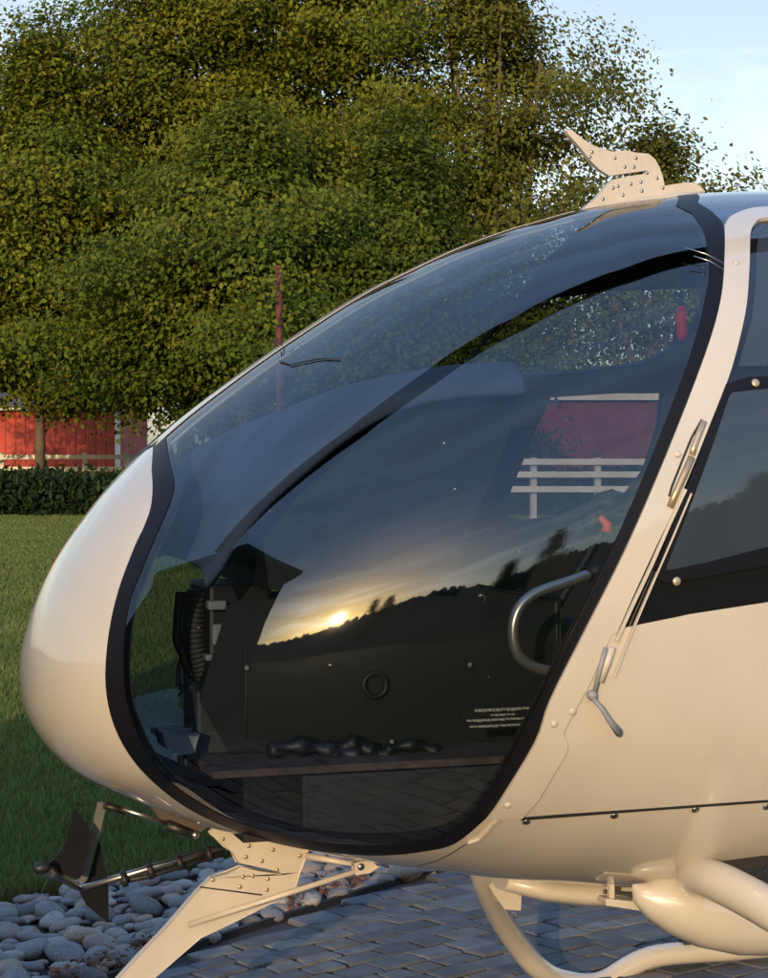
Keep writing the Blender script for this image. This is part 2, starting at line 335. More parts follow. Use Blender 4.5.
# river stones
def stones():
    el = np.array([(p.x, p.y) for p in ESL]); ep = np.array([(p.x, p.y) for p in EPV])
    pts = []
    cand = []
    for _ in range(24000):
        x = rng.uniform(-2.6, 2.3); lo_ = np.interp(x, ep[:, 0], ep[:, 1]) + .03; hi_ = np.interp(x, el[:, 0], el[:, 1]) - .01
        y = rng.uniform(-.6, 3.0)
        if not lo_ < y < hi_: continue
        dist_ = (x - CAM[0]) * FW[0] + (y - CAM[1]) * FW[1]; px = 384 + F * ((x - CAM[0]) * RT[0] + (y - CAM[1]) * RT[1]) / dist_; py = 450 + F * 1.5 / dist_
        r = rng.uniform(.036, .066) if rng.random() < .7 else rng.uniform(.024, .038)
        if all((x - q[0]) ** 2 + (y - q[1]) ** 2 > (.80 * (r + q[2])) ** 2 for q in pts):
            pts.append((x, y, r, -30 < px < 800 and py < 1000))
    base = []
    for k in range(8):
        vs = []; nu, nv = 14, 9; ph = rng.uniform(0, 6, 6)
        for j in range(nv + 1):
            for i in range(nu):
                a = 2 * PI * i / nu; b = PI * j / nv - PI / 2
                v = np.array([math.cos(b) * math.cos(a), math.cos(b) * math.sin(a), math.sin(b)])
                s = 1 + .10 * math.sin(2 * a + ph[0]) * math.cos(b) + .07 * math.sin(3 * a + ph[1]) * math.cos(b) + .06 * math.sin(2 * b + ph[2] + a)
                vs.append(v * s * np.array([1.2, .84, .50]))
        me = bpy.data.meshes.new('river_stone'); nu = 14
        me.from_pydata([tuple(v) for v in vs], [], [(j * nu + i, j * nu + (i + 1) % nu, (j + 1) * nu + (i + 1) % nu, (j + 1) * nu + i) for j in range(nv) for i in range(nu)])
        me.polygons.foreach_set('use_smooth', [True] * len(me.polygons)); base.append(me)
    kinds = [('blue grey rounded river stone in the pebble border beside the paving', (.19, .185, .185)), ('pale grey rounded river stone in the pebble border beside the paving', (.31, .29, .27)),
             ('tan rounded river stone in the pebble border beside the paving', (.30, .235, .17)), ('dark slate rounded river stone in the pebble border beside the paving', (.11, .105, .105)),
             ('mauve grey rounded river stone in the pebble border beside the paving', (.24, .195, .175))]
    wts = [.36, .18, .14, .15, .17]; lib = {}
    for ki, (lab, c) in enumerate(kinds):
        for mi, me in enumerate(base):
            m2 = me.copy(); m2.materials.append(mat('river_stone_%d' % ki, c, .62, bump=.5, bscale=14, var=.25, vscale=9)); lib[ki, mi] = m2
    vis = sorted([p for p in pts if p[3]], key=lambda p: -p[2]); rest = vis[300:] + [p for p in pts if not p[3]]; sv = []; sf = []; st = []
    for x, y, r, _ in vis[:300]:
        ki = int(rng.choice(5, p=wts)); o = bpy.data.objects.new('river_stone', lib[ki, int(rng.integers(8))]); COL.objects.link(o)
        o.location = (x, y, r * .30); o.scale = (r, r, r * rng.uniform(.85, 1.15)); o.rotation_euler = (rng.uniform(-.25, .25), rng.uniform(-.25, .25), rng.uniform(0, 6.28))
        tag(o, kinds[ki][0], 'stone', 'river stones in the pebble border')
    for x, y, r, _ in rest:
        ki = int(rng.choice(5, p=wts)); me = base[int(rng.integers(8))]; co = np.array([v.co for v in me.vertices]) * r; a = rng.uniform(0, 6.28)
        co = np.stack([co[:, 0] * math.cos(a) - co[:, 1] * math.sin(a) + x, co[:, 0] * math.sin(a) + co[:, 1] * math.cos(a) + y, co[:, 2] + r * .30], -1)
        b = sum(len(s) for s in sv); sv.append(co); fcs = np.array([p.vertices[:] for p in me.polygons]) + b; sf.append(fcs); st.append(np.tile(kinds[ki][1], (len(fcs), 1)))
    # small pebbles between
    V = []; 
    for _ in range(1500):
        x = rng.uniform(-2.6, 2.3); lo_ = np.interp(x, ep[:, 0], ep[:, 1]) + .03; hi_ = np.interp(x, el[:, 0], el[:, 1]); y = rng.uniform(lo_, hi_); r = rng.uniform(.012, .026)
        me = base[int(rng.integers(8))]; co = np.array([v.co for v in me.vertices]) * r + np.array([x, y, .004]); b = sum(len(s) for s in sv); sv.append(co); fcs = np.array([p.vertices[:] for p in me.polygons]) + b; sf.append(fcs); st.append(np.tile(kinds[int(rng.choice(5, p=wts))][1], (len(fcs), 1)))
    o = fast_mesh('pebbles', np.concatenate(sv), np.concatenate(sf), attr_mat('pebble', .65, bump=.4), np.concatenate(st), smooth=True)
    tag(o, 'small mixed grey pebbles filling between the river stones', 'pebbles', kind='stuff')
    # dry leaf litter along the edge of the paving
    N = 1300; x = rng.uniform(-1.4, .7, N); y = np.interp(x, ep[:, 0], ep[:, 1]) + np.abs(rng.normal(0, .07, N)) + .02; wgt = (np.sin(x * 7.5 + 1.4) > .2) ; x = x[wgt]; y = y[wgt]; N = len(x)
    V = np.zeros((N, 3, 3)); c = np.stack([x, y, rng.uniform(.01, .06, N)], -1)
    for i in range(3): V[:, i] = c + rng.normal(0, .010, (N, 3)) * np.array([1, 1, .6])
    T = np.array([.16, .075, .045]) * rng.uniform(.5, 1.4, (N, 1))
    tag(fast_mesh('leaf_litter', V.reshape(-1, 3), np.arange(N * 3).reshape(-1, 3), attr_mat('dry_leaf', .8), T), 'dry brown leaf litter caught along the paving edge', 'leaf litter', kind='stuff')
stones()

# ------------------------------------------------------------------ trees
LEAF = attr_mat('maple_leaf', .7, spec=.15, trans=.35)
LEAF2 = attr_mat('hedge_leaf', .7, spec=.2, trans=.2)
BARK = mat('bark', (.085, .062, .045), .9, bump=.8, bscale=6, var=.4, vscale=3)
def leaf_facing(C, size, axis):
    # leaves turned outward and up, as they grow at the ends of limbs
    N = len(C); n = C - axis; n[:, 2] *= .25; n /= np.maximum(np.linalg.norm(n, axis=1, keepdims=True), .1); n = n * .55 + np.array([0, 0, .45]) + rng.normal(0, .42, (N, 3)); n /= np.linalg.norm(n, axis=1, keepdims=True)
    r = rng.normal(0, 1, (N, 3)); r[:, 2] *= .5; u = np.cross(n, r); u /= np.linalg.norm(u, axis=1, keepdims=True); w = np.cross(n, u)
    s = (size * rng.uniform(.6, 1.3, N))[:, None]; V = np.zeros((N, 4, 3)); V[:, 0] = C - u * s; V[:, 1] = C - w * s * .6; V[:, 2] = C + u * s; V[:, 3] = C + w * s * .6; V[:, 1, 2] += .12 * s[:, 0]; return V
def leaf_quads(C, size, tilt=.5):
    N = len(C); a = rng.uniform(0, 2 * PI, N); t = rng.normal(0, tilt, N); t2 = rng.normal(0, tilt, N)
    u = np.stack([np.cos(a) * np.cos(t), np.sin(a) * np.cos(t), np.sin(t)], -1); v0 = np.stack([-np.sin(a), np.cos(a), np.sin(t2)], -1); v0 /= np.linalg.norm(v0, axis=1)[:, None]
    s = (size * rng.uniform(.6, 1.3, N))[:, None]; V = np.zeros((N, 4, 3))
    V[:, 0] = C - u * s; V[:, 1] = C - v0 * s * .55 ; V[:, 2] = C + u * s; V[:, 3] = C + v0 * s * .55
    V[:, 1, 2] += .15 * s[:, 0]; return V
def tree(base, height, radius, label, nleaf, crown_lo=.08, name='maple_tree', tone=((.070, .105, .012), (.165, .170, .018)), size=.074, density=1.0, lean=(0, 0), group=None, shape=1.0, nl=110, clump=1.0, trunk_r=.22, material=None):
    base = Vector(base); root = empty(name, base, label, 'tree', group); tr = MB(); ends = []
    top = base + Vector((lean[0], lean[1], height))
    tp = [base + (top - base) * k + Vector((random.uniform(-.15, .15), random.uniform(-.15, .15), 0)) * (1 if k else 0) for k in (0, .15, .35, .55, .75, .95)]
    tr.tube(tp, [trunk_r * k for k in (1.25, 1, .75, .5, .28, .08)], 9)
    if density < .8:                              # several rising stems show through an open crown
        for i in range(6):
            az = i * 1.05 + .3; o = base + (top - base) * random.uniform(.14, .34); L = radius * random.uniform(.15, .42)
            e = base + (top - base) * random.uniform(.70, .88) + Vector((math.cos(az) * L, math.sin(az) * L, 0)); m_ = o.lerp(e, .5) + Vector((math.cos(az) * L * .15, math.sin(az) * L * .15, -.2))
            tr.tube(spline([o, m_, e], 5), [trunk_r * q for q in (.5, .48, .45, .42, .4, .36, .3, .25, .2, .14, .08)], 6, cap=False)
    for i in range(nl):
        k = crown_lo + (1 - crown_lo) * (i + random.random()) / nl
        prof = math.sin(min(1, (k - crown_lo) / (1 - crown_lo) * 1.0 + .22) ** .8 * PI) ** .55 * shape
        if k > .9: prof *= .75
        az = i * 2.39996 + random.uniform(-.7, .7); L = radius * prof * (random.uniform(.78, 1.15) if i % 3 else random.uniform(.35, .7))
        o = base + (top - base) * max(.06, k - .10 * random.random() - .04); e = base + (top - base) * k + Vector((math.cos(az) * L, math.sin(az) * L, random.uniform(-.16, .40) * L))
        mid = o.lerp(e, .5) + Vector((0, 0, random.uniform(-.02, .18) * L))
        if i % 2 == 0 or density < .8: tr.tube(spline([o, mid, e], 3), [trunk_r * .30 * (1 - .7 * k) * q for q in (1, .9, .8, .65, .5, .35, .2)], 5, cap=False)
        ends.append((o, mid, e, L))
    tr.build('trunk', BARK, root)
    C = []; T = []
    per = int(nleaf * 2.8 / nl)
    for o, mid, e, L in ends:
        nc = max(4, int(3.0 * clump + L * 1.9))
        for c in range(nc):
            q = random.uniform(.35, 1.08); p = o.lerp(mid, q * 2) if q < .5 else mid.lerp(e, q * 2 - 1)
            p = p + Vector((random.gauss(0, .14 * L), random.gauss(0, .14 * L), random.gauss(0, .30)))
            m = max(3, int(per / nc)); rad = random.uniform(.28, .66)
            off = rng.normal(0, 1, (m, 3)) * np.array([rad, rad, rad * .5]); off[:, 2] -= .12 * (off[:, 0] ** 2 + off[:, 1] ** 2)
            C.append(np.array(p) + off); s = random.uniform(0, 1); T.append(np.tile(np.array(tone[0]) * (1 - s) + np.array(tone[1]) * s, (m, 1)) * rng.uniform(.75, 1.25, (m, 1)))
    C = np.concatenate(C); T = np.concatenate(T); V = leaf_facing(C, size, np.array([base.x, base.y, base.z + height * .45]))
    fast_mesh('crown', V.reshape(-1, 3), np.arange(len(C) * 4).reshape(-1, 4), material or LEAF, T, root)
    return root
G_ = 'trees behind the lawn'
tree(far(40, 50), 12.1, 4.3, 'leafy tree at the left edge, bare trunk in front of the red barn', 60000, crown_lo=.27, trunk_r=.13, group=G_)
tree(far(-64, 56), 10.8, 4.0, 'leafy tree cut off by the left edge of the view', 26000, crown_lo=.30, group=G_)
tree(far(185, 53), 19.5, 4.9, 'tall dense tree right of the leftmost tree, reaching past the top', 84000, crown_lo=.215, tone=((.062, .098, .012), (.175, .175, .020)), group=G_, nl=130)
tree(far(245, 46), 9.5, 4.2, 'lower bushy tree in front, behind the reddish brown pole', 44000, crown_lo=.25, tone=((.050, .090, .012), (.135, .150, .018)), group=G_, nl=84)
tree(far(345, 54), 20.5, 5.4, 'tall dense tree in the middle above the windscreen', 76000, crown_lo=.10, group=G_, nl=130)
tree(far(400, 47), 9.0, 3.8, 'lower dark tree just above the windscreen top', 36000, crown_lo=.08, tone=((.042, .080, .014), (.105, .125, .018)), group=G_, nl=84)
tree(far(490, 52), 17.5, 5.1, 'open crowned tree with visible limbs behind the wire cutter, sky showing through', 36000, crown_lo=.10, group=G_, nl=84, density=.5, tone=((.075, .09, .016), (.14, .135, .022)))
tree(far(655, 50), 10.0, 5.3, 'sparse spreading tree at the right against the pale sky', 12000, crown_lo=.36, group=G_, nl=48, density=.5, tone=((.075, .09, .018), (.13, .125, .024)), trunk_r=.2)
tree(far(900, 62), 5.5, 4.0, 'low leafy tree seen through the cabin windows', 30000, crown_lo=.05, group=G_, nl=90)

# hedge, fence, barns
def hedge():
    a = far(-260, 43.5); b = far(1000, 43.5); N = 60000; k = rng.random(N); L = (b - a)
    hh = .90 + .10 * np.sin(k * 60) * np.sin(k * 23 + 1) + .07 * np.sin(k * 190) + .10 * np.sin(k * 410) * np.sin(k * 77) + .22 * (rng.random(N) < .06)
    t = rng.random(N) ** .5; cx = a.x + L.x * k + rng.normal(0, .3, N); cy = a.y + L.y * k + rng.normal(0, .3, N); C = np.stack([cx, cy, t * hh + rng.normal(0, .03, N)], -1)
    T = np.array([.022, .040, .014]) * rng.uniform(.5, 1.3, (N, 1)); V = leaf_quads(C, .10, 1.0)
    tag(fast_mesh('hedge', V.reshape(-1, 3), np.arange(N * 4).reshape(-1, 4), LEAF2, T), 'low dark green hedge along the far side of the lawn', 'hedge')
hedge()
def undergrowth():
    a = far(-260, 50); b = far(1000, 50); N = 26000; k = rng.random(N); L = (b - a)
    hh = .55 + .45 * np.abs(np.sin(k * 41)) * np.abs(np.sin(k * 17 + 1)) + .35 * np.sin(k * 133) ** 2
    cx = a.x + L.x * k + rng.normal(0, 1.2, N); cy = a.y + L.y * k + rng.normal(0, 1.2, N); C = np.stack([cx, cy, (rng.random(N) ** .8) * hh * .62], -1)
    T = np.array([.055, .080, .025]) * rng.uniform(.5, 1.4, (N, 1)); V = leaf_quads(C, .09, 1.0)
    tag(fast_mesh('undergrowth', V.reshape(-1, 3), np.arange(N * 4).reshape(-1, 4), LEAF2, T), 'loose weedy undergrowth between the hedge and the white fence', 'undergrowth', kind='stuff')
undergrowth()
WHITE = mat('white_fence_paint', (.62, .60, .52), .6, var=.12, vscale=3, bump=.2)
def fence(a, b, name, label, h, rails, n, thick=.14):
    root = empty(name, a, label, 'fence'); d = (b - a)
    for i in range(n + 1):
        p = a + d * (i / n); MB().box((p.x, p.y, h / 2), (thick * .9, thick * .9, h)).build('post', WHITE, root)
    for z in rails:
        m = MB(); off = d.normalized().cross(Vector((0, 0, 1))) * .085
        m.beam(a + off + Vector((0, 0, z)), b + off + Vector((0, 0, z)), .04, thick); m.build('rail', WHITE, root)
fence(far(-250, 60), far(420, 60), 'board_fence', 'white board fence behind the hedge, in front of the red barn', 1.42, (.55, .9, 1.28), 16)
fence(far(405, 19.5), far(790, 19.5), 'board_fence', 'white three rail fence seen through the cabin windows', 1.42, (1.10, 1.25, 1.38), 6, .062)
def barn(c0, c1, depth, h, rh, label, red, name='barn'):
    d = (c1 - c0); L = d.length; rot = math.atan2(d.y, d.x); root = empty(name, c0, label, 'barn', rz=rot)
    def P(x, y, z): return root_m @ Vector((x, y, z))
    root_m = Matrix.Translation(c0) @ Matrix.Rotation(rot, 4, 'Z')
    w = MB()
    w.add([P(*v) for v in [(0, 0, 0), (L, 0, 0), (L, depth, 0), (0, depth, 0), (0, 0, h), (L, 0, h), (L, depth, h), (0, depth, h), (0, depth / 2, h + rh), (L, depth / 2, h + rh)]],
          [(0, 1, 5, 4), (2, 3, 7, 6), (1, 2, 6, 9, 5), (3, 0, 4, 8, 7)])
    x = 0.15
    while x < L:                                   # raised battens
        w.box(P(x, -.02, h / 2), (.06, .04, h), Matrix.Rotation(rot, 3, 'Z')); x += .38
    w.build('wall', red, root)
    r = MB(); e = .35
    for s in (0, 1):
        y0, y1 = (-e, depth / 2) if s == 0 else (depth + e, depth / 2); z0 = h - rh * e / (depth / 2) + .06
        r.add([P(-e, y0, z0), P(L + e, y0, z0), P(L + e, y1, h + rh + .06), P(-e, y1, h + rh + .06), P(-e, y0, z0 + .12), P(L + e, y0, z0 + .12), P(L + e, y1, h + rh + .18), P(-e, y1, h + rh + .18)],
              [(0, 1, 2, 3), (4, 5, 6, 7), (0, 1, 5, 4), (1, 2, 6, 5), (3, 0, 4, 7)])
    r.build('roof', mat('barn_roof', (.09, .085, .085), .6, bump=.3, bscale=5), root)
    for x in (0.0, L): MB().box(P(x, -.06, h / 2), (.2, .06, h), Matrix.Rotation(rot, 3, 'Z')).build('corner_board', WHITE, root)
    t = MB(); t.box(P(L / 2, -.30, h - .12), (L + .5, .05, .16), Matrix.Rotation(rot, 3, 'Z')); t.build('fascia', WHITE, root)
    return root
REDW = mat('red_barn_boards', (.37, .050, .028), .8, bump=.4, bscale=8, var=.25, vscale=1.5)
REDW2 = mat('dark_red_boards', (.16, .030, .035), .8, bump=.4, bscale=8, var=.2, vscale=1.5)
barn(far(-220, 72), far(118, 72), 9, 3.2, 2.2, 'red board barn with white corner board beyond the hedge, far left', REDW)
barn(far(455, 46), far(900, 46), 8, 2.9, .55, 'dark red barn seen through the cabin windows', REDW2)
po = empty('pole', far(279, 41), 'thin reddish brown pole standing in front of the trees', 'pole')
MB().tube([far(279, 41), far(279, 41, 5.4)], [.075, .07], 10).build('shaft', mat('rusty_pole', (.085, .020, .016), .8, var=.3), po)
MB().tube([far(279, 41, 5.4), far(279, 41, 5.47)], [.09, .08], 10).build('cap', mat('rusty_pole', (.085, .020, .016)), po)

# ------------------------------------------------------------------ behind the photographer (seen mirrored in the canopy)
def hill():
    tab = sorted([(-180, 7.0), (-171, 10.0), (-164, 9.5), (-159, 8.4), (-155, 8.2), (-152.4, 7.4), (-149, 6.9), (-143, 6.6), (-136, 6.4), (-120, 5.5), (-100, 5.0), (-74, 5.6), (-50, 3.0), (-30, 2), (-20, 0), (180, 7.0), (172, 8.4), (160, 7.0), (150, 7.0), (130, 6.0), (110, 4), (95, 0)])
    az = np.radians(np.arange(95, 341, .2)); rows = [(45, 0), (70, .28), (95, .62), (120, 1.0), (160, .95), (260, 0)]; V = []; Fc = []
    tx = np.array([a for a, b in tab]); ty = np.array([b for a, b in tab])
    for r, k in rows:
        for a in az:
            dg = (math.degrees(a) + 180) % 360 - 180; el = np.interp(dg, tx, ty)
            b = .30 * math.sin(a * 37) + .22 * math.sin(a * 91 + 1) + .15 * math.sin(a * 211 + 2) + .1 * math.sin(a * 403) + 1.5 * abs(math.sin(a * 67 + 2 * math.sin(a * 23))) + 1.0 * abs(math.sin(a * 290 + math.sin(a * 131))) + random.uniform(-.12, .12)
            z = 120 * math.tan(math.radians(el)) * k + (b * 1.0 if k > .5 else 0) + (1.2 * k if el > 0 else 0)
            V.append((r * math.sin(a), r * math.cos(a), max(z, -.5)))
    n = len(az)
    for j in range(len(rows) - 1):
        for i in range(n - 1): Fc.append((j * n + i, j * n + i + 1, (j + 1) * n + i + 1, (j + 1) * n + i))
    o = fast_mesh('hill', np.array(V), np.array(Fc), mat('wooded_hill', (.030, .038, .014), .95, bump=1, bscale=.5, var=.4, vscale=.1), smooth=True); tag(o, kind='structure')
hill()
def pol(az, d): a = math.radians(az); return Vector((-.7 + d * math.sin(a), -.7 + d * math.cos(a), 0))
tree(pol(-158.5, 52), 13.6, 2.3, 'narrow dark tree behind the photographer, mirrored in the canopy', 7000, name='background_tree', nl=50, group='trees behind the photographer')
tree(pol(-161.5, 58), 14.6, 1.7, 'small round dark tree behind the photographer, mirrored in the canopy', 5000, crown_lo=.6, name='background_tree', nl=40, group='trees behind the photographer')
tree(pol(178, 44), 10.5, 2.6, 'broad dark tree behind the photographer, mirrored beside the door frame', 9000, name='background_tree', nl=60, group='trees behind the photographer')
tree(pol(172, 40), 12.5, 3.0, 'tall dark tree behind the photographer, mirrored beside the door frame', 9000, name='background_tree', nl=60, group='trees behind the photographer')
tree(pol(150, 46), 11.0, 5.0, 'wide dark tree behind the photographer, mirrored in the door pane', 16000, name='background_tree', nl=80, group='trees behind the photographer')
def house():
    def D(az, el, d, ox=-.9, oy=-.55, oz=1.25):
        d = d * .178
        a = math.radians(az); return Vector((ox + d * math.sin(a), oy + d * math.cos(a), oz + d * math.tan(math.radians(el))))
    A = D(-74, 31, 11.8); B = D(-137, 27, 11.8); Pk = D(-106, 39.5, 10.1); eave = (A.z + B.z) / 2
    root = empty('shed', Vector((A.x, A.y, 0)).lerp(Vector((B.x, B.y, 0)), .5), 'dark gabled shed beside the photographer, mirrored in the nose glass', 'shed')
    dd = (B - A); dd.z = 0; nrm_ = Vector((-dd.y, dd.x, 0)).normalized()
    if nrm_.dot(Vector((-1, 0, 0))) < 0: nrm_ = -nrm_
    inA = A.lerp(B, .05); inB = A.lerp(B, .95); back = nrm_ * 1.4
    w = MB(); a0 = Vector((inA.x, inA.y, 0)); b0 = Vector((inB.x, inB.y, 0)); m0 = (a0 + b0) / 2
    v = [a0, b0, b0 + Vector((0, 0, eave)), m0 + Vector((0, 0, Pk.z - .06)), a0 + Vector((0, 0, eave))]
    w.add(v + [p + back for p in v], [(0, 1, 2, 3, 4), (9, 8, 7, 6, 5), (0, 5, 6, 1), (1, 6, 7, 2), (4, 9, 5, 0)])
    w.build('wall', mat('brown_siding', (.055, .045, .040), .85, bump=.3, bscale=3, var=.2), root)
    r = MB(); ov = -nrm_ * .12; pk = m0 + Vector((0, 0, Pk.z))
    for q, s in ((A, -1), (B, 1)):
        e = Vector((q.x, q.y, eave - .04)); p = [e + ov, pk + ov, pk + back, e + back]
        r.add(p + [k + Vector((0, 0, .07)) for k in p], [(0, 1, 2, 3), (7, 6, 5, 4), (0, 4, 5, 1), (1, 5, 6, 2), (2, 6, 7, 3), (3, 7, 4, 0)])
    r.build('roof', mat('dark_shingle', (.035, .033, .033), .9, bump=.5, bscale=4), root)
house()

# ================================================================== HELICOPTER
W_ = .76; PP = 2.5; QQ = 2.2; ZC = 1.2452631578947369
R_ = np.array([1.1633, 1.2149, 1.2533, 1.2579, 1.2172, 1.1359, 1.062, 0.9905, 0.9271, 0.8768, 0.836, 0.8007, 0.7723, 0.7525, 0.7394, 0.7302, 0.7243, 0.7238, 0.73, 0.7414, 0.7574, 0.7795, 0.8079, 0.8417, 0.8829, 0.9365, 1.0055, 1.0928, 1.2041, 1.3477, 1.5346, 1.7843, 2.0927, 2.4867, 2.9253, 3.2993, 3.4041, 3.2261, 2.9219, 2.6088, 2.2966, 1.9935, 1.7454, 1.5423, 1.3761, 1.2464, 1.147, 1.0654, 0.9972, 0.9465, 0.9042, 0.8685, 0.8386, 0.8158, 0.7959, 0.7781, 0.7671, 0.7585, 0.7538, 0.7516, 0.7532, 0.7612, 0.7712, 0.7846, 0.8025, 0.8271, 0.8579, 0.8956, 0.9417, 0.9928, 1.0478, 1.1046])
NR = 72
def Rf(ph):
    u = (np.asarray(ph, float) + PI) / (2 * PI) * NR; i = np.floor(u).astype(int); t = u - i
    a, b, c, d = R_[(i - 1) % NR], R_[i % NR], R_[(i + 1) % NR], R_[(i + 2) % NR]
    return .5 * (2 * b + (c - a) * t + (2 * a - 5 * b + 4 * c - d) * t * t + (3 * b - a - 3 * c + d) * t ** 3)
def surf(a, ph):                                  # near half: a in 0..pi/2
    s = np.abs(np.sin(a)) ** (2 / PP); r = Rf(ph) * s
    y = -W_ * np.abs(np.cos(a)) ** (2 / QQ)
    return np.stack([r * np.cos(ph), y, ZC + r * np.sin(ph)], -1)
def Gf(P):
    r = np.hypot(P[..., 0], P[..., 2] - ZC); ph = np.arctan2(P[..., 2] - ZC, P[..., 0])
    return (r / Rf(ph)) ** PP + (np.abs(P[..., 1]) / W_) ** QQ - 1
def normals(P):
    e = 2e-4; g = np.stack([Gf(P + np.eye(3)[i] * e) - Gf(P - np.eye(3)[i] * e) for i in range(3)], -1)
    return g / np.maximum(np.linalg.norm(g, axis=-1, keepdims=True), 1e-9)
def to_param(P):
    ph = math.atan2(P[2] - ZC, P[0]); c = min(1, (abs(P[1]) / W_)) ** (QQ / 2); return math.acos(c), ph
def hit(px, py, side=-1):
    d = ray(px, py); ts = np.arange(2.5, 7, .01); g = Gf(CAM + ts[:, None] * d); ins = np.where(g < 0)[0]
    if len(ins) == 0: return None
    i = ins[0] if side < 0 else ins[-1]; a, b = (ts[i - 1], ts[i]) if side < 0 else (ts[i + 1], ts[i])
    for _ in range(30):
        m = (a + b) / 2
        if Gf(CAM + m * d) < 0: b = m
        else: a = m
    P = CAM + b * d
    return P
def centre_phi(px, py):
    p = at(px, py, 0.0); return math.atan2(p.z - ZC, p.x)
def on(px, py, off=0.0, side=-1):
    P = hit(px, py, side); n_ = normals(P[None])[0]; return Vector(P + n_ * off), Vector(n_)
HALF = PI / 2
def outline(entries, side=-1, closed=True, eps=0.0):
    """entries: (px,py) on the near (or far) flank, or (px,py,'c') on the centreline; returns dense param polygon"""
    out = []; k = len(entries)
    E2 = list(entries) + ([entries[0]] if closed else [])
    for i in range(len(E2) - 1):
        p, q_ = E2[i], E2[i + 1]
        if len(p) == 3 and len(q_) == 3:
            f0, f1 = centre_phi(*p[:2]), centre_phi(*q_[:2]); m = max(2, int(abs(f1 - f0) / .02))
            for j in range(m):
                f = f0 + (f1 - f0) * j / m; out.append(((HALF - eps) * math.cos(f), (HALF - eps) * math.sin(f)))
        elif len(p) == 2 and len(q_) == 2:
            L = math.hypot(q_[0] - p[0], q_[1] - p[1]); m = max(1, int(L / 7))
            for j in range(m):
                t = j / m; P = hit(p[0] + (q_[0] - p[0]) * t, p[1] + (q_[1] - p[1]) * t, side)
                if P is None or (P[1] > 0) != (side > 0):
                    f = centre_phi(p[0] + (q_[0] - p[0]) * t, p[1] + (q_[1] - p[1]) * t); out.append(((HALF - eps) * math.cos(f), (HALF - eps) * math.sin(f)))
                else:
                    a, f = to_param(P); a = min(a, HALF - eps); out.append((a * math.cos(f), a * math.sin(f)))
        else:
            if len(p) == 3:
                f = centre_phi(*p[:2]); out.append(((HALF - eps) * math.cos(f), (HALF - eps) * math.sin(f)))
            else:
                P = hit(p[0], p[1], side); a, f = to_param(P); a = min(a, HALF - eps); out.append((a * math.cos(f), a * math.sin(f)))
    return out
def smooth_px(pts, n=4):
    P = [Vector((p[0], p[1], 0)) for p in pts]; return [(v.x, v.y) for v in spline(P, n)]

EP = .034; SPN = .026
# traced edges of the panels (near flank)
gasket_front = smooth_px([(152, 470), (153, 488), (151, 508), (144, 528), (135, 547), (119, 590), (109, 635), (106, 685), (115, 727), (135, 762), (163, 790), (195, 812), (240, 832), (290, 846), (340, 853), (384, 855), (424, 851), (455, 843), (486, 818)])
gasket_back = smooth_px([(486, 818), (499, 800), (534, 742), (549, 700), (584, 630), (624, 550), (664, 458), (704, 356), (720, 300), (724, 255), (724, 229)])
gasket_top = [(722, 222), (712, 212), (698, 203), (690, 197, 'c')]
g_poly = outline(gasket_front + gasket_back[1:] + gasket_top + [(688, 192, 'c'), (150, 445, 'c')])
ws_front = smooth_px([(170, 462), (174, 480), (172, 497), (163, 520), (152, 545), (140, 575), (130, 600), (125, 630), (123, 665), (126, 700), (136, 730), (148, 755), (166, 778), (195, 800), (238, 822), (290, 836), (340, 843), (390, 844), (430, 838), (455, 829), (474, 812)])
ws_back = smooth_px([(474, 812), (486, 795), (506, 765), (521, 735), (541, 695), (568, 640), (584, 607), (611, 550), (640, 485), (664, 425), (690, 355), (704, 303), (709, 270), (706, 240), (701, 226)])
ws_poly = outline(ws_front + ws_back[1:] + [(692, 214), (676, 206), (668, 196, 'c'), (170, 440, 'c')], eps=EP)
post_out = smooth_px([(724, 229), (729, 221), (738, 216), (750, 212), (768, 210), (820, 207), (900, 206)], 3)
post_in_top = smooth_px([(900, 218), (820, 219), (768, 221), (757, 224), (750, 235), (749, 252), (748, 275), (744, 315), (730, 370), (712, 416), (684, 484), (655, 545), (634, 590), (616, 630)], 4)
frame_poly = outline([(486, 818)] + gasket_back[1:-1] + post_out + post_in_top + [(609, 636), (604, 647), (591, 677), (562, 731), (567, 742), (566, 750), (538, 797), (521, 816), (491, 816)])
roof_poly = outline(gasket_top[2::-1] + [(724, 229)] + post_out[1:] + [(1250, 225), (1250, 190, 'c'), (690, 197, 'c')])
glz_poly = outline(post_in_top[:-1] + [(616, 630), (622, 628), (690, 614), (768, 602), (900, 583), (1000, 575), (1000, 260)])
pane_px = [(731, 393), (748, 391), (768, 389), (850, 388), (850, 530), (768, 546), (705, 562), (672, 569), (664, 570), (665, 564), (690, 502), (711, 445), (727, 398)]
pane_poly = outline(pane_px)
pfr_px = [(724, 386), (745, 379), (768, 378), (870, 376), (870, 548), (768, 565), (700, 577), (664, 583), (656, 578), (654, 568), (680, 500), (703, 440)]
pfr_poly = outline(pfr_px)
rear_px = [(768, 226), (760, 232), (757, 245), (756, 278), (752, 318), (738, 366), (768, 366), (880, 362), (880, 240), (850, 228)]
rear_poly = outline(rear_px)
door_poly = outline([(616, 630), (609, 636), (604, 647), (591, 677), (562, 731), (567, 742), (566, 750), (538, 797), (521, 816), (640, 808), (768, 799), (1000, 783), (1000, 575), (900, 583), (768, 602), (690, 614)])
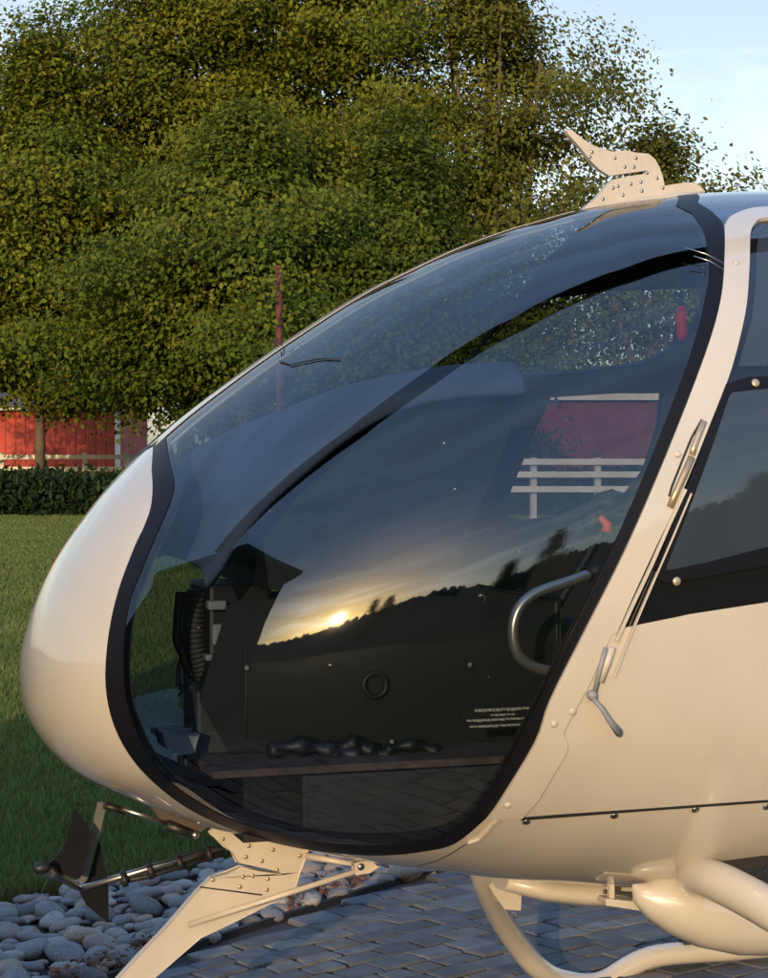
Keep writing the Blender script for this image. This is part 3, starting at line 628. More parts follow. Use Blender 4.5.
# far flank: door openings seen through the cabin
o1_poly = outline([(462, 373), (480, 345), (508, 313), (540, 294), (600, 286), (704, 282), (699, 305), (688, 328), (668, 348), (640, 362), (560, 372)], side=1)
o2_poly = outline([(548, 395), (660, 388), (656, 425), (642, 470), (614, 506), (575, 514), (520, 520), (500, 514), (508, 490), (528, 440)], side=1)
spine_poly = outline([(150, 445, 'c'), (575, 213, 'c')], closed=False, eps=SPN) + outline([(575, 213, 'c'), (150, 445, 'c')], closed=False, eps=0)
spine_poly = [p for p in spine_poly]
REG = ['body', 'roof', 'door', 'gasket', 'screen', 'frame', 'glz', 'rear', 'pfr', 'pane', 'o1', 'o2', 'spine']
NEAR = [('roof', roof_poly), ('door', door_poly), ('gasket', g_poly), ('screen', ws_poly), ('spine', spine_poly), ('glz', glz_poly), ('frame', frame_poly), ('rear', rear_poly), ('pfr', pfr_poly), ('pane', pane_poly)]
FAR = [('roof', roof_poly), ('door', door_poly), ('gasket', g_poly), ('screen', ws_poly), ('spine', spine_poly), ('glz', glz_poly), ('frame', frame_poly), ('o2', o2_poly), ('o1', o1_poly)]
def triangulate(polys, sp=.021):
    pts = []; edges = []
    def addpoly(pl, closed=True):
        cl = [pl[0]]
        for p in pl[1:]:
            if math.hypot(p[0] - cl[-1][0], p[1] - cl[-1][1]) > .0012: cl.append(p)
        if math.hypot(cl[0][0] - cl[-1][0], cl[0][1] - cl[-1][1]) < .0012: cl.pop()
        b = len(pts); pts.extend(cl); edges.extend((b + i, b + (i + 1) % len(cl)) for i in range(len(cl)))
    rim = [(HALF * math.cos(2 * PI * i / 420), HALF * math.sin(2 * PI * i / 420)) for i in range(420)]
    addpoly(rim)
    for _, pl in polys: addpoly(pl)
    B = np.array(pts); g = np.arange(-HALF, HALF, sp); X, Y = np.meshgrid(g, g * .98); X = X + (np.arange(len(g)) % 2)[:, None] * sp / 2
    Gp = np.stack([X.ravel(), Y.ravel()], -1); Gp = Gp[np.hypot(Gp[:, 0], Gp[:, 1]) < HALF - sp * .4]
    # keep away from outline points
    keep = np.ones(len(Gp), bool)
    for i in range(0, len(B), 200):
        d2 = ((Gp[:, None, :] - B[None, i:i + 200, :]) ** 2).sum(-1).min(1); keep &= d2 > (sp * .45) ** 2
    Gp = Gp[keep]
    allp = [Vector(p) for p in pts] + [Vector(p) for p in Gp]
    v, e, f, *_r = geometry.delaunay_2d_cdt(allp, edges, [], 0, 1e-7)
    V = np.array([(a.x, a.y) for a in v]); Fc = np.array([t for t in f if len(t) == 3]); cen = V[Fc].mean(1)
    lab = np.zeros(len(Fc), int)
    for nme, pl in polys: lab[in_poly(cen, pl)] = REG.index(nme)
    rr = np.hypot(V[:, 0], V[:, 1]); ok = (rr[Fc].max(1) < HALF + .01); Fc = Fc[ok]; lab = lab[ok]
    area = np.cross(V[Fc[:, 1]] - V[Fc[:, 0]], V[Fc[:, 2]] - V[Fc[:, 0]]); Fc[area > 0] = Fc[area > 0][:, ::-1]
    return V, Fc, lab
def half_data(polys, side):
    V, Fc, lab = triangulate(polys)
    a = np.hypot(V[:, 0], V[:, 1]); ph = np.arctan2(V[:, 1], V[:, 0]); a = np.where(a > HALF - .0015, HALF, a); P = surf(a, ph)
    Nn = normals(P + 0); rimm = a >= HALF - 1e-6; Nn[rimm, 1] = 0; Nn /= np.linalg.norm(Nn, axis=1, keepdims=True)
    if side > 0:
        P = P * np.array([1, -1, 1]); Nn = Nn * np.array([1, -1, 1]); Fc = Fc[:, ::-1]
    fn = np.cross(P[Fc[:, 1]] - P[Fc[:, 0]], P[Fc[:, 2]] - P[Fc[:, 0]]); bad = (fn * Nn[Fc].mean(1)).sum(1) < 0; Fc = Fc.copy(); Fc[bad] = Fc[bad][:, ::-1]
    return P, Nn, Fc, lab, rimm
HN = half_data(NEAR, -1); HF = half_data(FAR, 1)
def panel(name, parts, material, off=0.0, skirt=.014, parent=None, flip=False):
    """parts: list of (half, [region names]); one mesh with exact surface normals"""
    Vs = []; Ns = []; Fs = []; nb = 0; SK = []
    for (P, Nn, Fc, lab, rimm), regs in parts:
        sel = np.isin(lab, [REG.index(r) for r in regs]); f = Fc[sel]
        if len(f) == 0: continue
        used = np.unique(f); mp_ = -np.ones(len(P), int); mp_[used] = np.arange(len(used)); f2 = mp_[f]
        v = P[used] + Nn[used] * off; n_ = Nn[used]
        if skirt:
            e = np.concatenate([f2[:, [0, 1]], f2[:, [1, 2]], f2[:, [2, 0]]]); key = set(map(tuple, e)); rimu = rimm[used]
            be = [(a, b) for a, b in e if (b, a) not in key and not (rimu[a] and rimu[b])]
            if be:
                be = np.array(be); va = v[be[:, 0]]; vb = v[be[:, 1]]; ia = va - n_[be[:, 0]] * (skirt + off); ib = vb - n_[be[:, 1]] * (skirt + off)
                q = np.stack([va, vb, ib, ia], 1).reshape(-1, 3); SK.append(q)
        Vs.append(v); Ns.append(n_); Fs.append(f2 + nb); nb += len(v)
    V = np.concatenate(Vs); N_ = np.concatenate(Ns); Fa = np.concatenate(Fs).tolist(); normals_l = N_.tolist(); nv = len(V)
    if flip: Fa = [t[::-1] for t in Fa]; normals_l = (-N_).tolist()
    if SK:
        q = np.concatenate(SK); nq = len(q) // 4
        fn = np.cross(q[0::4] - q[1::4], q[2::4] - q[1::4]); fn /= np.maximum(np.linalg.norm(fn, axis=1, keepdims=True), 1e-9)
        for i in range(nq): Fa.append([nv + 4 * i + 3, nv + 4 * i + 2, nv + 4 * i + 1, nv + 4 * i])
        fn = -np.cross(q[2::4] - q[3::4], q[1::4] - q[3::4]); fn = -fn / np.maximum(np.linalg.norm(fn, axis=1, keepdims=True), 1e-9)
        V = np.concatenate([V, q]); normals_l += np.repeat(fn, 4, axis=0).tolist()
    me = bpy.data.meshes.new(name); me.from_pydata(V.tolist(), [], Fa); me.polygons.foreach_set('use_smooth', [True] * len(me.polygons)); me.update()
    me.normals_split_custom_set_from_vertices(normals_l); me.materials.append(material)
    o = bpy.data.objects.new(name, me); COL.objects.link(o); o.parent = parent; return o
TAG = mat('red_tag', (.80, .03, .06), .5); _t = TAG.node_tree; _tl = _t.nodes.new('ShaderNodeBsdfTranslucent'); _tl.inputs[0].default_value = (.85, .03, .07, 1); _mx = _t.nodes.new('ShaderNodeMixShader'); _mx.inputs[0].default_value = .6
_t.links.new(_t.nodes['Principled BSDF'].outputs[0], _mx.inputs[1]); _t.links.new(_tl.outputs[0], _mx.inputs[2]); _t.links.new(_mx.outputs[0], _t.nodes['Material Output'].inputs[0])
HELI = empty('helicopter', (0, 0, 0), 'cream light helicopter with large bubble windscreen parked on the stone paving', 'helicopter')
panel('fuselage', [(HN, ['body']), (HF, ['body'])], PAINT, 0, .015, HELI)
panel('centre_post', [(HN, ['spine']), (HF, ['spine'])], PAINT, .003, .02, HELI)
panel('roof_panel', [(HN, ['roof']), (HF, ['roof'])], DARKROOF, .001, .015, HELI)
for H in (HN, HF):
    panel('windscreen', [(H, ['screen'])], GLASS, 0, 0, HELI)
    panel('windscreen_seal', [(H, ['gasket'])], BLACK, .0015, .012, HELI)
    panel('door_frame_post', [(H, ['frame'])], PAINT, .009, .02, HELI)
dn = panel('door', [(HN, ['door'])], PAINT, .0025, .02, HELI)
panel('door_glazing', [(HN, ['glz'])], mat('tinted_black_gloss', (.008, .008, .010), .06, coat=.5), .001, .015, dn)
panel('window_frame', [(HN, ['pfr'])], BLACK, .010, .02, dn)
panel('window_pane', [(HN, ['pane'])], PANE, .006, 0, dn)
panel('window_pane', [(HN, ['rear'])], PANE, 0, 0, dn)
df_ = panel('door', [(HF, ['door'])], PAINT, .0025, .02, HELI)
panel('door_glazing', [(HF, ['glz'])], BLACK, .001, .015, df_)
panel('window_pane', [(HF, ['o1'])], glass('clear_pane', (.82, .85, .86), 1.45), 0, 0, df_)
panel('window_pane', [(HF, ['o2'])], glass('tinted_pane', (.40, .39, .45), 1.45), 0, 0, df_)
panel('cabin_lining', [(HN, ['body', 'roof', 'door', 'gasket', 'spine', 'frame', 'glz', 'pfr']), (HF, ['body', 'roof', 'door', 'gasket', 'spine', 'frame', 'glz'])], LINING, -.022, 0, HELI, flip=True)

# seams and fasteners
def seam(pts, w=.0035, name='panel_seam', material=None, off=.0055, parent=None):
    P = []
    for i in range(len(pts) - 1):
        L = math.hypot(pts[i + 1][0] - pts[i][0], pts[i + 1][1] - pts[i][1]); m = max(1, int(L / 8))
        P += [(pts[i][0] + (pts[i + 1][0] - pts[i][0]) * j / m, pts[i][1] + (pts[i + 1][1] - pts[i][1]) * j / m) for j in range(m)]
    P.append(pts[-1]); Q = [on(a, b, off) for a, b in P]; vs = []
    for i, (p, n_) in enumerate(Q):
        d = (Q[min(i + 1, len(Q) - 1)][0] - Q[max(i - 1, 0)][0]).normalized(); s = n_.cross(d).normalized() * w / 2; vs += [p - s, p + s, p + s - n_ * .006, p - s - n_ * .006]
    fs = []
    for i in range(len(Q) - 1):
        for k in range(4): fs.append((4 * i + k, 4 * i + (k + 1) % 4, 4 * i + 4 + (k + 1) % 4, 4 * i + 4 + k))
    return MB().add(vs, fs).build(name, material or RUBBER, parent or HELI)
seam([(520, 818), (640, 809), (768, 800), (900, 790)], .0035)
seam([(466, 844), (452, 853), (436, 861), (418, 866)], .002, off=.001)
seam([(469, 842), (480, 838), (494, 822), (499, 818)], .006, name='joint_strip', material=PAINT2, off=.006)
def studs(pts, r=.008, name='fastener', material=None, off=.003, parent=None):
    m = MB()
    for a, b in pts:
        p, n_ = on(a, b, off); rot = n_.to_track_quat('Z', 'Y').to_matrix(); m.ball(p, (r, r, r * .35), 10, 6, rot)
    return m.build(name, material or STEEL, parent or HELI)
for q_ in [(526, 821), (614, 815), (695, 809), (766, 806)]: studs([q_], .0085)
for q_ in [(735, 266), (676, 455), (571, 710), (507, 802), (553, 722)]: studs([q_], .0075, material=PAINT2, off=.010)
BRASS_ = mat('dull_stud', (.45, .38, .28), .4, metal=.5)
studs([(753, 385)], .009, 'window_stud', BRASS_, .012, dn); studs([(674, 581)], .009, 'window_stud', BRASS_, .012, dn)
# bright strip along the rear edge of the door post, hinge and latch
seam([(683, 490), (668, 522), (648, 567), (629, 607), (614, 640)], .006, 'edge_strip', PAINT2, .014)
seam([(689, 494), (672, 534), (651, 582), (632, 626), (622, 650), (612, 676)], .0035, 'edge_strip', PAINT2, .012)
def strip(pts, w, off, name, material, thick=.01, parent=None):
    m = MB(); Q = [on(a, b, off) for a, b in pts]; m.tube([q[0] for q in Q], w, 8); return m.build(name, material, parent or HELI)
strip([(702, 423), (697, 435), (692, 448), (690, 456)], .0075, .008, 'hinge_pin', BRASS_)
BRASS = mat('worn_hinge', (.42, .33, .22), .4, metal=.6)
strip([(690, 458), (683, 474), (675, 492), (668, 508)], .0085, .006, 'hinge', BRASS)
seam([(700, 421), (690, 438), (680, 462), (670, 487), (667, 497)], .004, 'hinge_recess', RUBBER, .0115)
strip([(610, 646), (605, 662), (598, 680)], .009, .008, 'latch_bracket', PAINT2, parent=dn)
strip([(603, 646), (597, 668), (592, 690)], 0.005, .014, 'latch_rod', GREYP, parent=dn)
la = [on(590, 695, .016)[0], on(597, 703, .03)[0], on(604, 714, .034)[0], on(613, 725, .030)[0]]
MB().tube(la, [.007, .008, .009, .013], 10, flat=.6).build('door_handle', GREYP, dn)
MB().ball(on(590, 693, .012)[0], .011).build('latch_pivot', GREYP, dn)
for q_ in [(444, 443), (455, 489), (204, 412), (262, 403), (275, 404), (446, 300), (330, 665)]:
    p, n_ = on(*q_, .0005); MB().ball(p, (random.uniform(.0015, .003), random.uniform(.001, .002), .0006), 8, 5, n_.to_track_quat('Z', 'Y').to_matrix()).build('speck', GREYP, HELI)
# whisker wire near the roof corner
for e_, s_ in (((684, 256), (725, 266)), ((692, 264), (724, 272))):
    a = on(*e_, .02)[0]; b = on(*s_, .004)[0]; MB().tube([a, a.lerp(b, .5) + Vector((0, -.004, .004)), b], .0012, 5).build('antenna_wire', ALU, HELI)
# yaw string on the centre post
ys = [at(276, 352, 0) + Vector((0, -.02, .012)), at(270, 347, 0) + Vector((0, -.02, .012)), at(274, 340, -.02), at(282, 345, -.02), at(290, 352, -.03), at(298, 343, -.03), at(302, 350, -.05)]
MB().tube(spline(ys, 5), .0016, 5).build('yaw_string', RUBBER, HELI)
Q = [on(a, b, .003)[0] for a, b in [(280, 362), (292, 366), (305, 363), (320, 360), (340, 360)]]
MB().tube(Q, .0016, 5).build('yaw_string', RUBBER, HELI)

# upper wire cutter (thin plate on the centreline) with its base flange
def plate(px, Y, th, name, material=PAINT2, bevel=.003, parent=None):
    return MB().prism([at(a, b, Y) for a, b in px], (0, th, 0)).build(name, material, parent or HELI, bevel)
uc = plate([(565, 131), (570, 130), (577, 136), (588, 144), (600, 149), (611, 152), (624, 151), (635, 153), (647, 154), (654, 160), (658, 168), (661, 176), (663, 186), (684, 183), (694, 183), (703, 191), (703, 200), (660, 206), (620, 214), (573, 224), (571, 217), (582, 209), (594, 199), (604, 187), (611, 180), (626, 177), (644, 174), (645, 171), (630, 173), (608, 176), (598, 170), (588, 160), (578, 147), (567, 135)], 0, .016, 'wire_cutter')
fl = MB()
for sy in (-1, 1): fl.tube([at(a, b, sy * .018) for a, b in [(572, 219), (600, 212), (640, 203), (680, 197), (704, 193)]], [.004, .010, .012, .010, .004], 8)
fl.build('base_flange', PAINT2, uc)
r_ = MB()
for a, b in [(603, 199), (623, 195), (642, 191), (663, 188), (590, 157), (615, 158), (636, 158), (647, 173), (613, 188), (618, 186), (631, 184), (641, 182), (657, 178), (625, 167), (634, 167), (592, 152)]: r_.ball(at(a, b, -.008), (.0045, .002, .0045), 8, 5)
r_.build('rivet', STEEL, uc)
# lower wire cutter
lc = plate([(196, 822), (214, 838), (225, 847), (231, 852), (237, 862), (256, 866), (278, 871), (279, 873), (258, 870), (240, 867), (226, 873), (210, 877), (196, 891), (165, 927), (136, 957), (106, 990), (78, 1022), (92, 1032), (110, 1016), (148, 982), (178, 955), (200, 937), (226, 924), (252, 912), (280, 897), (294, 886), (299, 872), (307, 852), (305, 835), (250, 815)], 0, .018, 'wire_cutter')
r_ = MB()
for a, b in [(223, 839), (249, 846), (273, 850), (300, 856), (246, 857), (262, 861), (277, 870), (243, 877), (253, 876), (213, 880), (240, 887), (268, 879), (267, 890)]: r_.ball(at(a, b, -.009), (.0052, .002, .0052), 8, 5)
r_.build('rivet', BRASS, lc)
seam_ = MB(); seam_.tube([at(200, 887, -.0095), at(262, 895, -.0095)], .0018, 6); seam_.build('plate_joint', RUBBER, lc)
MB().tube([at(367, 868, -.10), at(188, 925, -.02)], .0065, 10).build('cutter_strut', PAINT2, HELI)
MB().prism([at(a, b, -.10) for a, b in [(352, 862), (368, 860), (377, 866), (368, 872), (355, 873)]], (0, .02, 0)).build('strut_fitting', PAINT2, HELI, .003)
MB().ball(at(361, 867, -.113), (.008, .004, .008)).build('strut_bolt', STEEL, HELI)
MB().tube([at(306, 856, -.04), at(352, 864, -.1)], [.008, .006], 8).build('strut_bracket', PAINT2, HELI)
# pitot tubes and plate under the nose
MB().tube([at(104, 805, -.05), at(125, 811, -.05)], .012, 10, flat=.7).build('pitot_mount', DARKP, HELI)
MB().tube([at(122, 809, -.06), at(166, 823, -.06)], .0055, 10).build('pitot_tube', ALU, HELI)
MB().tube([at(166, 825, -.07), at(195, 835, -.07)], [.012, .009], 10).build('pitot_mount', DARKP, HELI)
MB().ball(at(195, 835, -.075), .009).build('pitot_tip', ALU, HELI)
MB().prism([at(a, b, -.05) for a, b in [(146, 797), (170, 809), (206, 826), (196, 832), (174, 832), (160, 822)]], (0, .02, 0)).build('nose_bracket', mat('bronze_bracket', (.07, .055, .045), .5), HELI, .002)
# cable boom with black fins reaching forward from the belly
bo = MB(); bo.tube([at(226, 846, .02), at(80, 889, .02)], .008, 10); b1 = bo.build('sensor_boom', STEEL, HELI)
MB().tube([at(226, 853, .02), at(150, 876, .02), at(120, 882, .02)], .006, 8).build('boom_cable', RUBBER, b1)
for k in (.12, .32, .52, .70): 
    p = at(226 - 146 * k, 849 + 43 * k, .02); d = (at(226, 846, .02) - at(80, 889, .02)).normalized(); MB().tube([p - d * .006, p + d * .006], .0175, 10).build('cable_tie', RUBBER, b1)
h0 = at(42, 868, -.10); h1 = at(78, 887, 0.0)
MB().tube([h0, h0.lerp(h1, .3), h0.lerp(h1, .32), h1], [.012, .013, .0085, .0085], 10).build('boom_crossbar', ALU, b1)
MB().ball(h0, (.020, .014, .013)).build('crossbar_tip', DARKP, b1)
MB().prism([at(a, b, -.05) for a, b in [(74, 808), (78, 812), (91, 831), (83, 862), (80, 878), (60, 874), (44, 870), (62, 849), (67, 838)]], (0, .008, 0)).build('fin', FINM, b1, .001)
MB().prism([at(a, b, 0) for a, b in [(98, 802), (106, 803), (100, 830), (92, 855), (84, 882), (78, 882), (86, 848)]], (0, .012, 0)).build('fin_support', mat('grey_green_strip', (.10, .105, .09), .55), b1, .001)
MB().prism([at(a, b, .03) for a, b in [(99, 842), (108, 880), (108, 921), (100, 916), (86, 904), (78, 888), (88, 880)]], (0, .008, 0)).build('fin', FINM, b1, .001)

# landing gear (far skid seen under the belly, near leg at the right)
YF = .86
p0 = Vector((at(650, 980, YF).x, YF, .045))
lpt = spline([at(479, 850, .33), at(484, 880, .43), at(499, 915, .60), at(518, 945, .72), at(538, 968, .78), at(562, 981, .83), at(600, 983, .855), p0, p0 + Vector((.25, 0, 0))], 8)
leg = lpt + [p0 + Vector((1.2, 0, 0)), p0 + Vector((2.6, 0, 0))]
lg = MB().tube(leg, [.032] * len(leg), 14).build('skid_leg', PAINT, HELI)
ws_ = MB(); ws_.tube([p0 + Vector((.10, 0, .036)), p0 + Vector((.3, 0, .036)), p0 + Vector((1.2, 0, .036))], [.022] * 3, 8, flat=.35); ws_.build('skid_grip_strip', RUBBER, lg)
MB().prism([at(a, b, .42) for a, b in [(485, 878), (517, 876), (516, 886), (514, 905), (502, 904), (492, 890)]], (0, .06, 0)).build('step_fairing', PAINT, HELI, .008)
MB().tube([at(493, 919, .66), at(515, 915, .66)], [.009, .009], 6).build('leg_clamp', PAINT2, HELI)
# near skid, mirrored, outside the frame
nl_ = [Vector((p.x, -p.y, p.z)) for p in leg]
near = spline([at(686, 881, -.44), at(700, 878, -.50), at(722, 884, -.58), at(768, 908, -.70), at(815, 940, -.80), at(870, 1000, -.90), Vector((.62, -.93, .12)), Vector((.95, -.93, .055)), Vector((2.8, -.93, .055))], 8)
MB().tube(near, [.012, .020, .027, .032, .036, .038, .040, .041] + [.042] * (len(near) - 8), 20).build('skid_leg', PAINT, HELI)
# pod under the belly beside the leg
pod = MB(); prof = [(633, 885, 2), (640, 893, 14), (652, 897, 26), (675, 903, 38), (705, 911, 45), (740, 917, 47), (775, 919, 45), (820, 917, 36), (850, 914, 10)]
pod.tube([at(a, b, -.38) for a, b, r in prof], [r / 470 * .82 for a, b, r in prof], 24); pod.build('leg_fairing', PAINT, HELI)
plate([(602, 897), (633, 899), (652, 908), (640, 908), (602, 902)], -.30, .05, 'step_bracket', PAINT2, .002)
plate([(609, 884), (613, 884), (613, 899), (609, 899)], -.30, .012, 'bracket_post', PAINT2, .001)
MB().tube([at(a, b, -.05) for a, b in [(500, 878), (540, 888), (580, 892), (640, 893), (720, 890)]], [.05, .055, .06, .06, .05], 16, flat=.5).build('belly_fairing', PAINT, HELI)
MB().prism([at(a, b, -.55) for a, b in [(716, 868), (768, 857), (790, 857), (766, 870), (756, 876), (735, 872)]], (0, .10, 0)).build('leg_gap', RUBBER, HELI)

GREYD = mat('grey_edge', (.045, .045, .048), .5)
# ---- cabin interior
z = .85; fx0, fx1 = at(212, 765, -.30).x, 2.2; sx0 = at(303, 780, -.31).x
fl_ = MB(); fl_.box(((fx0 + fx1) / 2, .02, z - .008), (fx1 - fx0, .66, .016)); fl_.build('cabin_floor', FLOORM, HELI, .002)
MB().box(((sx0 + fx1) / 2, -.30, z - .085), (fx1 - sx0, .02, .13)).build('floor_sill', mat('sill_panel', (.035, .032, .032), .6, var=.2, vscale=8), HELI, .003)
MB().box(((fx0 + .05 + fx1) / 2, .02, z - .09), (fx1 - fx0 - .1, .56, .14)).build('floor_beam', DARKP, HELI)
sp_ = MB()
con = [at(232, 610, -.13), at(300, 600, -.13), at(470, 590, -.13), at(560, 600, -.13), at(560, 748, -.13), at(232, 748, -.13), at(205, 700, -.13)]
MB().prism([Vector((p.x, .0, p.z)) for p in con], (0, .24, 0)).build('centre_console', DARKP, HELI, .01)
vr = MB(); c_ = at(375, 685, -.135)
for k in range(24):
    a = 2 * PI * k / 24; b = 2 * PI * (k + 1) / 24
    vr.tube([c_ + Vector((math.cos(a) * .026, 0, math.sin(a) * .026)), c_ + Vector((math.cos(b) * .026, 0, math.sin(b) * .026))], .006, 6, cap=False)
vr.build('air_vent', DARKP, HELI)
# glareshield: humped cover over the instruments
near_e = [(206, 572), (222, 552), (240, 524), (270, 488), (304, 458), (345, 425), (388, 400), (430, 388), (480, 382), (520, 382)]
far_e = [(150, 560), (158, 520), (166, 488), (190, 462), (230, 440), (275, 422), (330, 404), (390, 391), (445, 381), (512, 377)]
gv = []; rows = 7
for k in range(len(near_e)):
    a = at(*near_e[k], -.26); b = at(*far_e[k], .10); c = Vector((b.x, .30, b.z - .08))
    low = Vector((a.x, -.285, a.z - .035)); seq = [low, a, a.lerp(b, .35) + Vector((0, 0, .015)), a.lerp(b, .7) + Vector((0, 0, .018)), b, b.lerp(c, .5) + Vector((0, 0, .01)), c]
    gv.append(seq)
dense = []
cols = [spline([gv[k][j] for k in range(len(gv))], 5) for j in range(rows)]
nk = len(cols[0]); vs = [cols[j][k] for k in range(nk) for j in range(rows)]
g_ = MB().add(vs, [(k * rows + j, k * rows + j + 1, (k + 1) * rows + j + 1, (k + 1) * rows + j) for k in range(nk - 1) for j in range(rows - 1)], True)
go = g_.build('glareshield', DASH, HELI); so = go.modifiers.new('solid', 'SOLIDIFY'); so.thickness = .02
MB().prism([Vector((p.x, 0, p.z)) for p in [at(516, 392, -.22), at(508, 440, -.22), at(466, 540, -.22), at(450, 590, -.22), at(270, 590, -.22), at(262, 540, -.22), at(318, 472, -.22), at(392, 412, -.22), at(440, 397, -.22)]], (0, .44, 0)).build('instrument_panel', DARKP, HELI)
MB().tube([at(a, b, -.24) for a, b in near_e], .012, 8).build('glareshield_trim', RUBBER, go)
# cable loom hanging in the nose
lm = [at(a, b, -.02) for a, b in [(196, 590), (196, 610), (195, 630), (197, 650), (202, 668), (208, 684), (218, 697)]]
loom = MB().tube(spline(lm, 6), .017, 10).build('cable_loom', RUBBER, HELI)
ring = spline(lm, 4); rb = MB()
for i in range(1, len(ring) - 1):
    d = (ring[i + 1] - ring[i - 1]).normalized(); rb.tube([ring[i] - d * .004, ring[i] + d * .004], .0215, 10)
rb.build('loom_rib', mat('loom_grey', (.045, .045, .045), .6), loom)
MB().tube(spline([at(a, b, 0) for a, b in [(180, 592), (178, 615), (177, 640), (183, 655), (190, 672), (210, 690)]], 6), .010, 8).build('cable', RUBBER, HELI)
MB().tube(spline([at(a, b, .02) for a, b in [(187, 592), (186, 622), (184, 650), (192, 668)]], 6), .008, 8).build('cable', RUBBER, HELI)
for k_ in range(7):
    x0_, x1_ = random.uniform(178, 226), random.uniform(176, 232)
    MB().tube(spline([at(x0_, 590, .0 + .01 * k_), at(random.uniform(176, 230), 622, -.03), at(random.uniform(180, 232), 655, .02), at(x1_, random.uniform(675, 705), -.01)], 6), random.uniform(.002, .0045), 6).build('wire', [RUBBER, GREYD, STEEL][k_ % 3], HELI)
for a, b, w_, h_ in ((224, 634, .055, .045), (216, 605, .04, .02), (216, 657, .05, .014)):
    MB().box(at(a, b, -.10), (w_, .03, h_)).build('instrument_back', GREYP, HELI, .004)
MB().box(at(230, 640, .02), (.14, .20, .26)).build('instrument_box', DARKP, HELI, .01)
MB().box(at(212, 725, 0), (.10, .14, .17)).build('pedestal', mat('pedestal_grey', (.045, .05, .06), .6), HELI, .01)
for y0 in (-.10, .06):
    pd = MB(); c = [at(160, 731, y0), at(194, 733, y0), at(190, 749, y0), at(172, 751, y0), at(162, 744, y0)]
    pd.prism(c, (0, .09, 0)); pd.build('pedal', GREYP, HELI, .004)
MB().tube([at(180, 742, -.02), at(182, 775, -.02)], .008, 8).build('pedal_arm', STEEL, HELI)
# grab handle
gh = spline([at(a, b, -.56) for a, b in [(600, 568), (585, 576), (562, 584), (538, 592), (522, 604), (514, 622), (514, 643), (521, 658), (537, 668), (570, 676)]], 6)
MB().tube(gh, .0112, 14).build('grab_handle', HANDLE, HELI)
MB().tube([at(606, 565, -.56), at(588, 574, -.56)], .017, 10).build('handle_grip', RUBBER, HELI)
# hoses, boots and small fittings lying on the floor
for k_, (pts_, r0) in enumerate([([(268, 752), (300, 746), (335, 752), (362, 756)], .022), ([(330, 756), (352, 744), (372, 752), (392, 757)], .02), ([(385, 752), (410, 745), (438, 752)], .016)]):
    MB().tube(spline([at(a, b, -.20) for a, b in pts_], 6), [r0 * (.8 + .3 * math.sin(i * 1.3)) for i in range(6 * (len(pts_) - 1) + 1)], 10).build('hose', DARKP, HELI)
for a, b in ((352, 738), (392, 742), (385, 747), (247, 668), (470, 665)): MB().ball(at(a, b, -.145), (.006, .004, .006), 8, 6).build('knob', GREYP, HELI)
MB().tube([at(246, 646, -.122), at(246, 742, -.122)], .002, 6).build('console_seam', GREYD, HELI)
# seats
for sy in (-1, 1):
    s = MB(); s.box((.48, sy * .34, 1.0), (.50, .42, .14)); s.build('seat', mat('seat_fabric', (.03, .028, .03), .9), HELI, .03)
    s = MB(); s.box((.78, sy * .34, 1.32), (.12, .42, .62), Matrix.Rotation(.18, 3, 'Y')); s.build('backrest', mat('seat_fabric', (.03, .028, .03), .9), HELI, .03)
    s = MB(); s.box((.86, sy * .34, 1.72), (.08, .26, .16), Matrix.Rotation(.18, 3, 'Y')); s.build('headrest', mat('headrest_tan', (.30, .26, .18), .8), HELI, .03)
MB().box((1.15, 0, 1.35), (.04, 1.10, 1.2)).build('rear_bulkhead', LINING, HELI)
# cyclic with grip and red guard
cy = MB().tube(spline([Vector((.05, .05, .86)), Vector((-.02, .05, 1.05)), at(585, 560, .05), at(602, 530, .05)], 5), .012, 10).build('control_stick', RUBBER, HELI)
g2 = MB(); g2.ball(at(611, 503, .05), (.052, .045, .030)); g2.ball(at(592, 520, .05), (.026, .03, .034)); g2.ball(at(622, 515, .05), (.040, .035, .026)); g2.ball(at(600, 512, .05), (.03, .03, .02)); g2.tube([at(596, 498, .03), at(612, 492, .03), at(628, 500, .03)], .008, 8); g2.build('stick_grip', RUBBER, cy)
MB().tube([at(600, 517, .0), at(607, 524, .0), at(606, 532, .0)], [.006, .012, .014], 10).build('guard', ORANGE, cy)
# red release handle on the far window
MB().tube([at(681, 306, .60), at(681, 312, .60), at(682, 334, .60), at(681, 340, .60)], [.010, .014, .0145, .009], 12).build('release_handle', TAG, HELI)
MB().tube([at(680, 292, .60), at(681, 306, .60)], .007, 8).build('handle_stem', RUBBER, HELI)
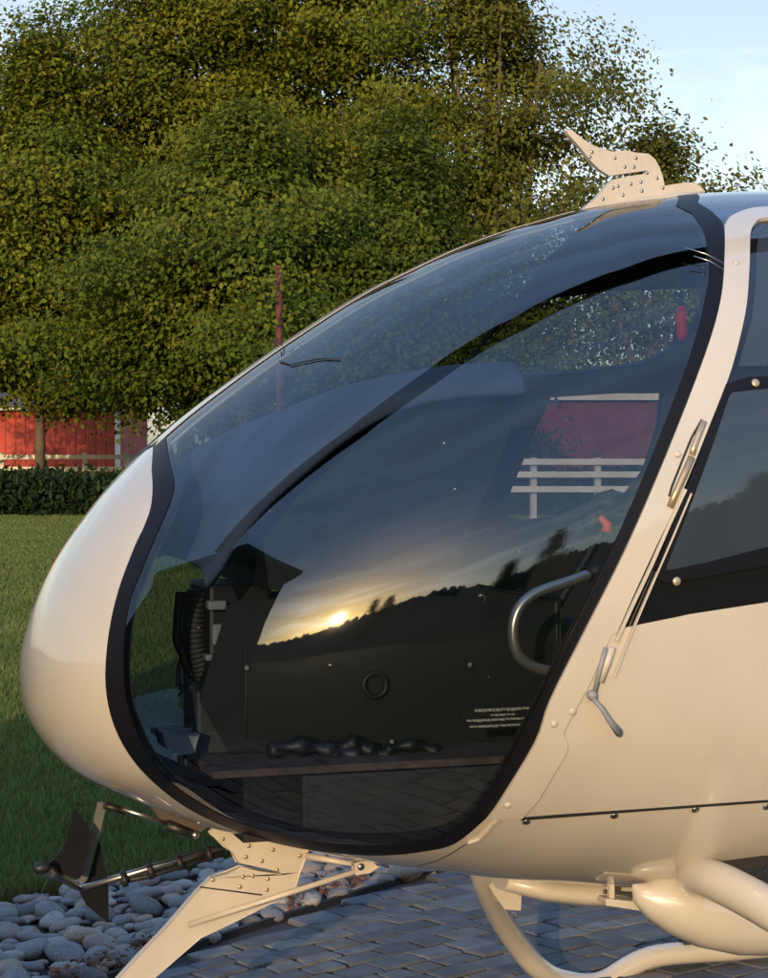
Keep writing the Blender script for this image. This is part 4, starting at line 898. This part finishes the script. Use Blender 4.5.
# placard: rows of tiny pale lettering on a dark plate
pl = MB(); 
def pp(a, b): return at(a, b, -.475)
pl.prism([pp(462, 706), (pp(540, 702)), pp(538, 726), pp(460, 731)], (0, .004, 0)); plo = pl.build('placard', DARKP, HELI)
ln = MB(); random.seed(3)
for (x0, x1, y, hgt0) in ((474, 534, 709, 3.2), (490, 514, 714, 2.0), (466, 536, 719.5, 2.8), (469, 533, 725.5, 2.6)):
    x = x0
    while x < x1 - 2:
        w_ = random.uniform(1.2, 6); hgt = hgt0 * random.uniform(.6, 1); dy = -(x - x0) * .045; x2 = min(x + w_, x1)
        ln.prism([Vector(pp(x, y + dy)) + Vector((0, -.004, 0)), Vector(pp(x2, y + dy)) + Vector((0, -.004, 0)), Vector(pp(x2, y + dy + hgt)) + Vector((0, -.004, 0)), Vector(pp(x, y + dy + hgt)) + Vector((0, -.004, 0))], (0, .002, 0)); x = x2 + random.uniform(.3, 1.1)
ln.build('placard_lettering', mat('pale_print', (.38, .35, .32), .8), plo)

# ---- tail, mast and rotor (above and behind the frame; the blade mirrors in the windscreen)
tb = [Vector((x, 0, z_)) for x, z_ in [(1.7, 1.7), (2.6, 1.78), (3.6, 1.85), (5.5, 1.95), (7.2, 2.05)]]
MB().tube(tb, [.50, .42, .30, .20, .14], 24).build('tail_boom', PAINT, HELI)
MB().prism([(6.9, 0, 1.75), (7.9, 0, 1.75), (8.3, 0, 3.1), (7.7, 0, 3.1)], (0, .18, 0)).build('tail_fin', PAINT, HELI, .02)
MB().ball((2.5, 0, 2.0), (1.3, .48, .40), 24, 14).build('engine_cowling', PAINT, HELI)
MB().tube([(2.1, 0, 2.2), (2.1, 0, 3.08)], .06, 14).build('mast', STEEL, HELI)
MB().tube([(2.1, 0, 2.98), (2.1, 0, 3.14)], .20, 18).build('rotor_hub', DARKP, HELI)
for k in range(3):
    a = math.radians(188.7 + 120 * k); d = Vector((math.cos(a), math.sin(a), 0)); s = Vector((-d.y, d.x, 0)); b = MB(); vs = []
    st_ = [(.15, .07, 0), (.6, .09, 0), (.9, .11, -.0), (2.5, .11, -.03), (4, .125, -.09), (5, .13, -.15)]
    for r, c, dz in st_:
        o_ = Vector((2.1, 0, 3.06 + dz)) + d * r
        vs += [o_ + s * c, o_ + Vector((0, 0, .016)), o_ - s * c, o_ - Vector((0, 0, .012))]
    fs = [(4 * i + j, 4 * i + (j + 1) % 4, 4 * i + 4 + (j + 1) % 4, 4 * i + 4 + j) for i in range(len(st_) - 1) for j in range(4)] + [(3, 2, 1, 0), tuple(4 * (len(st_) - 1) + j for j in range(4))]
    b.add(vs, fs).build('rotor_blade', mat('blade_black', (.012, .012, .014), .5), HELI)
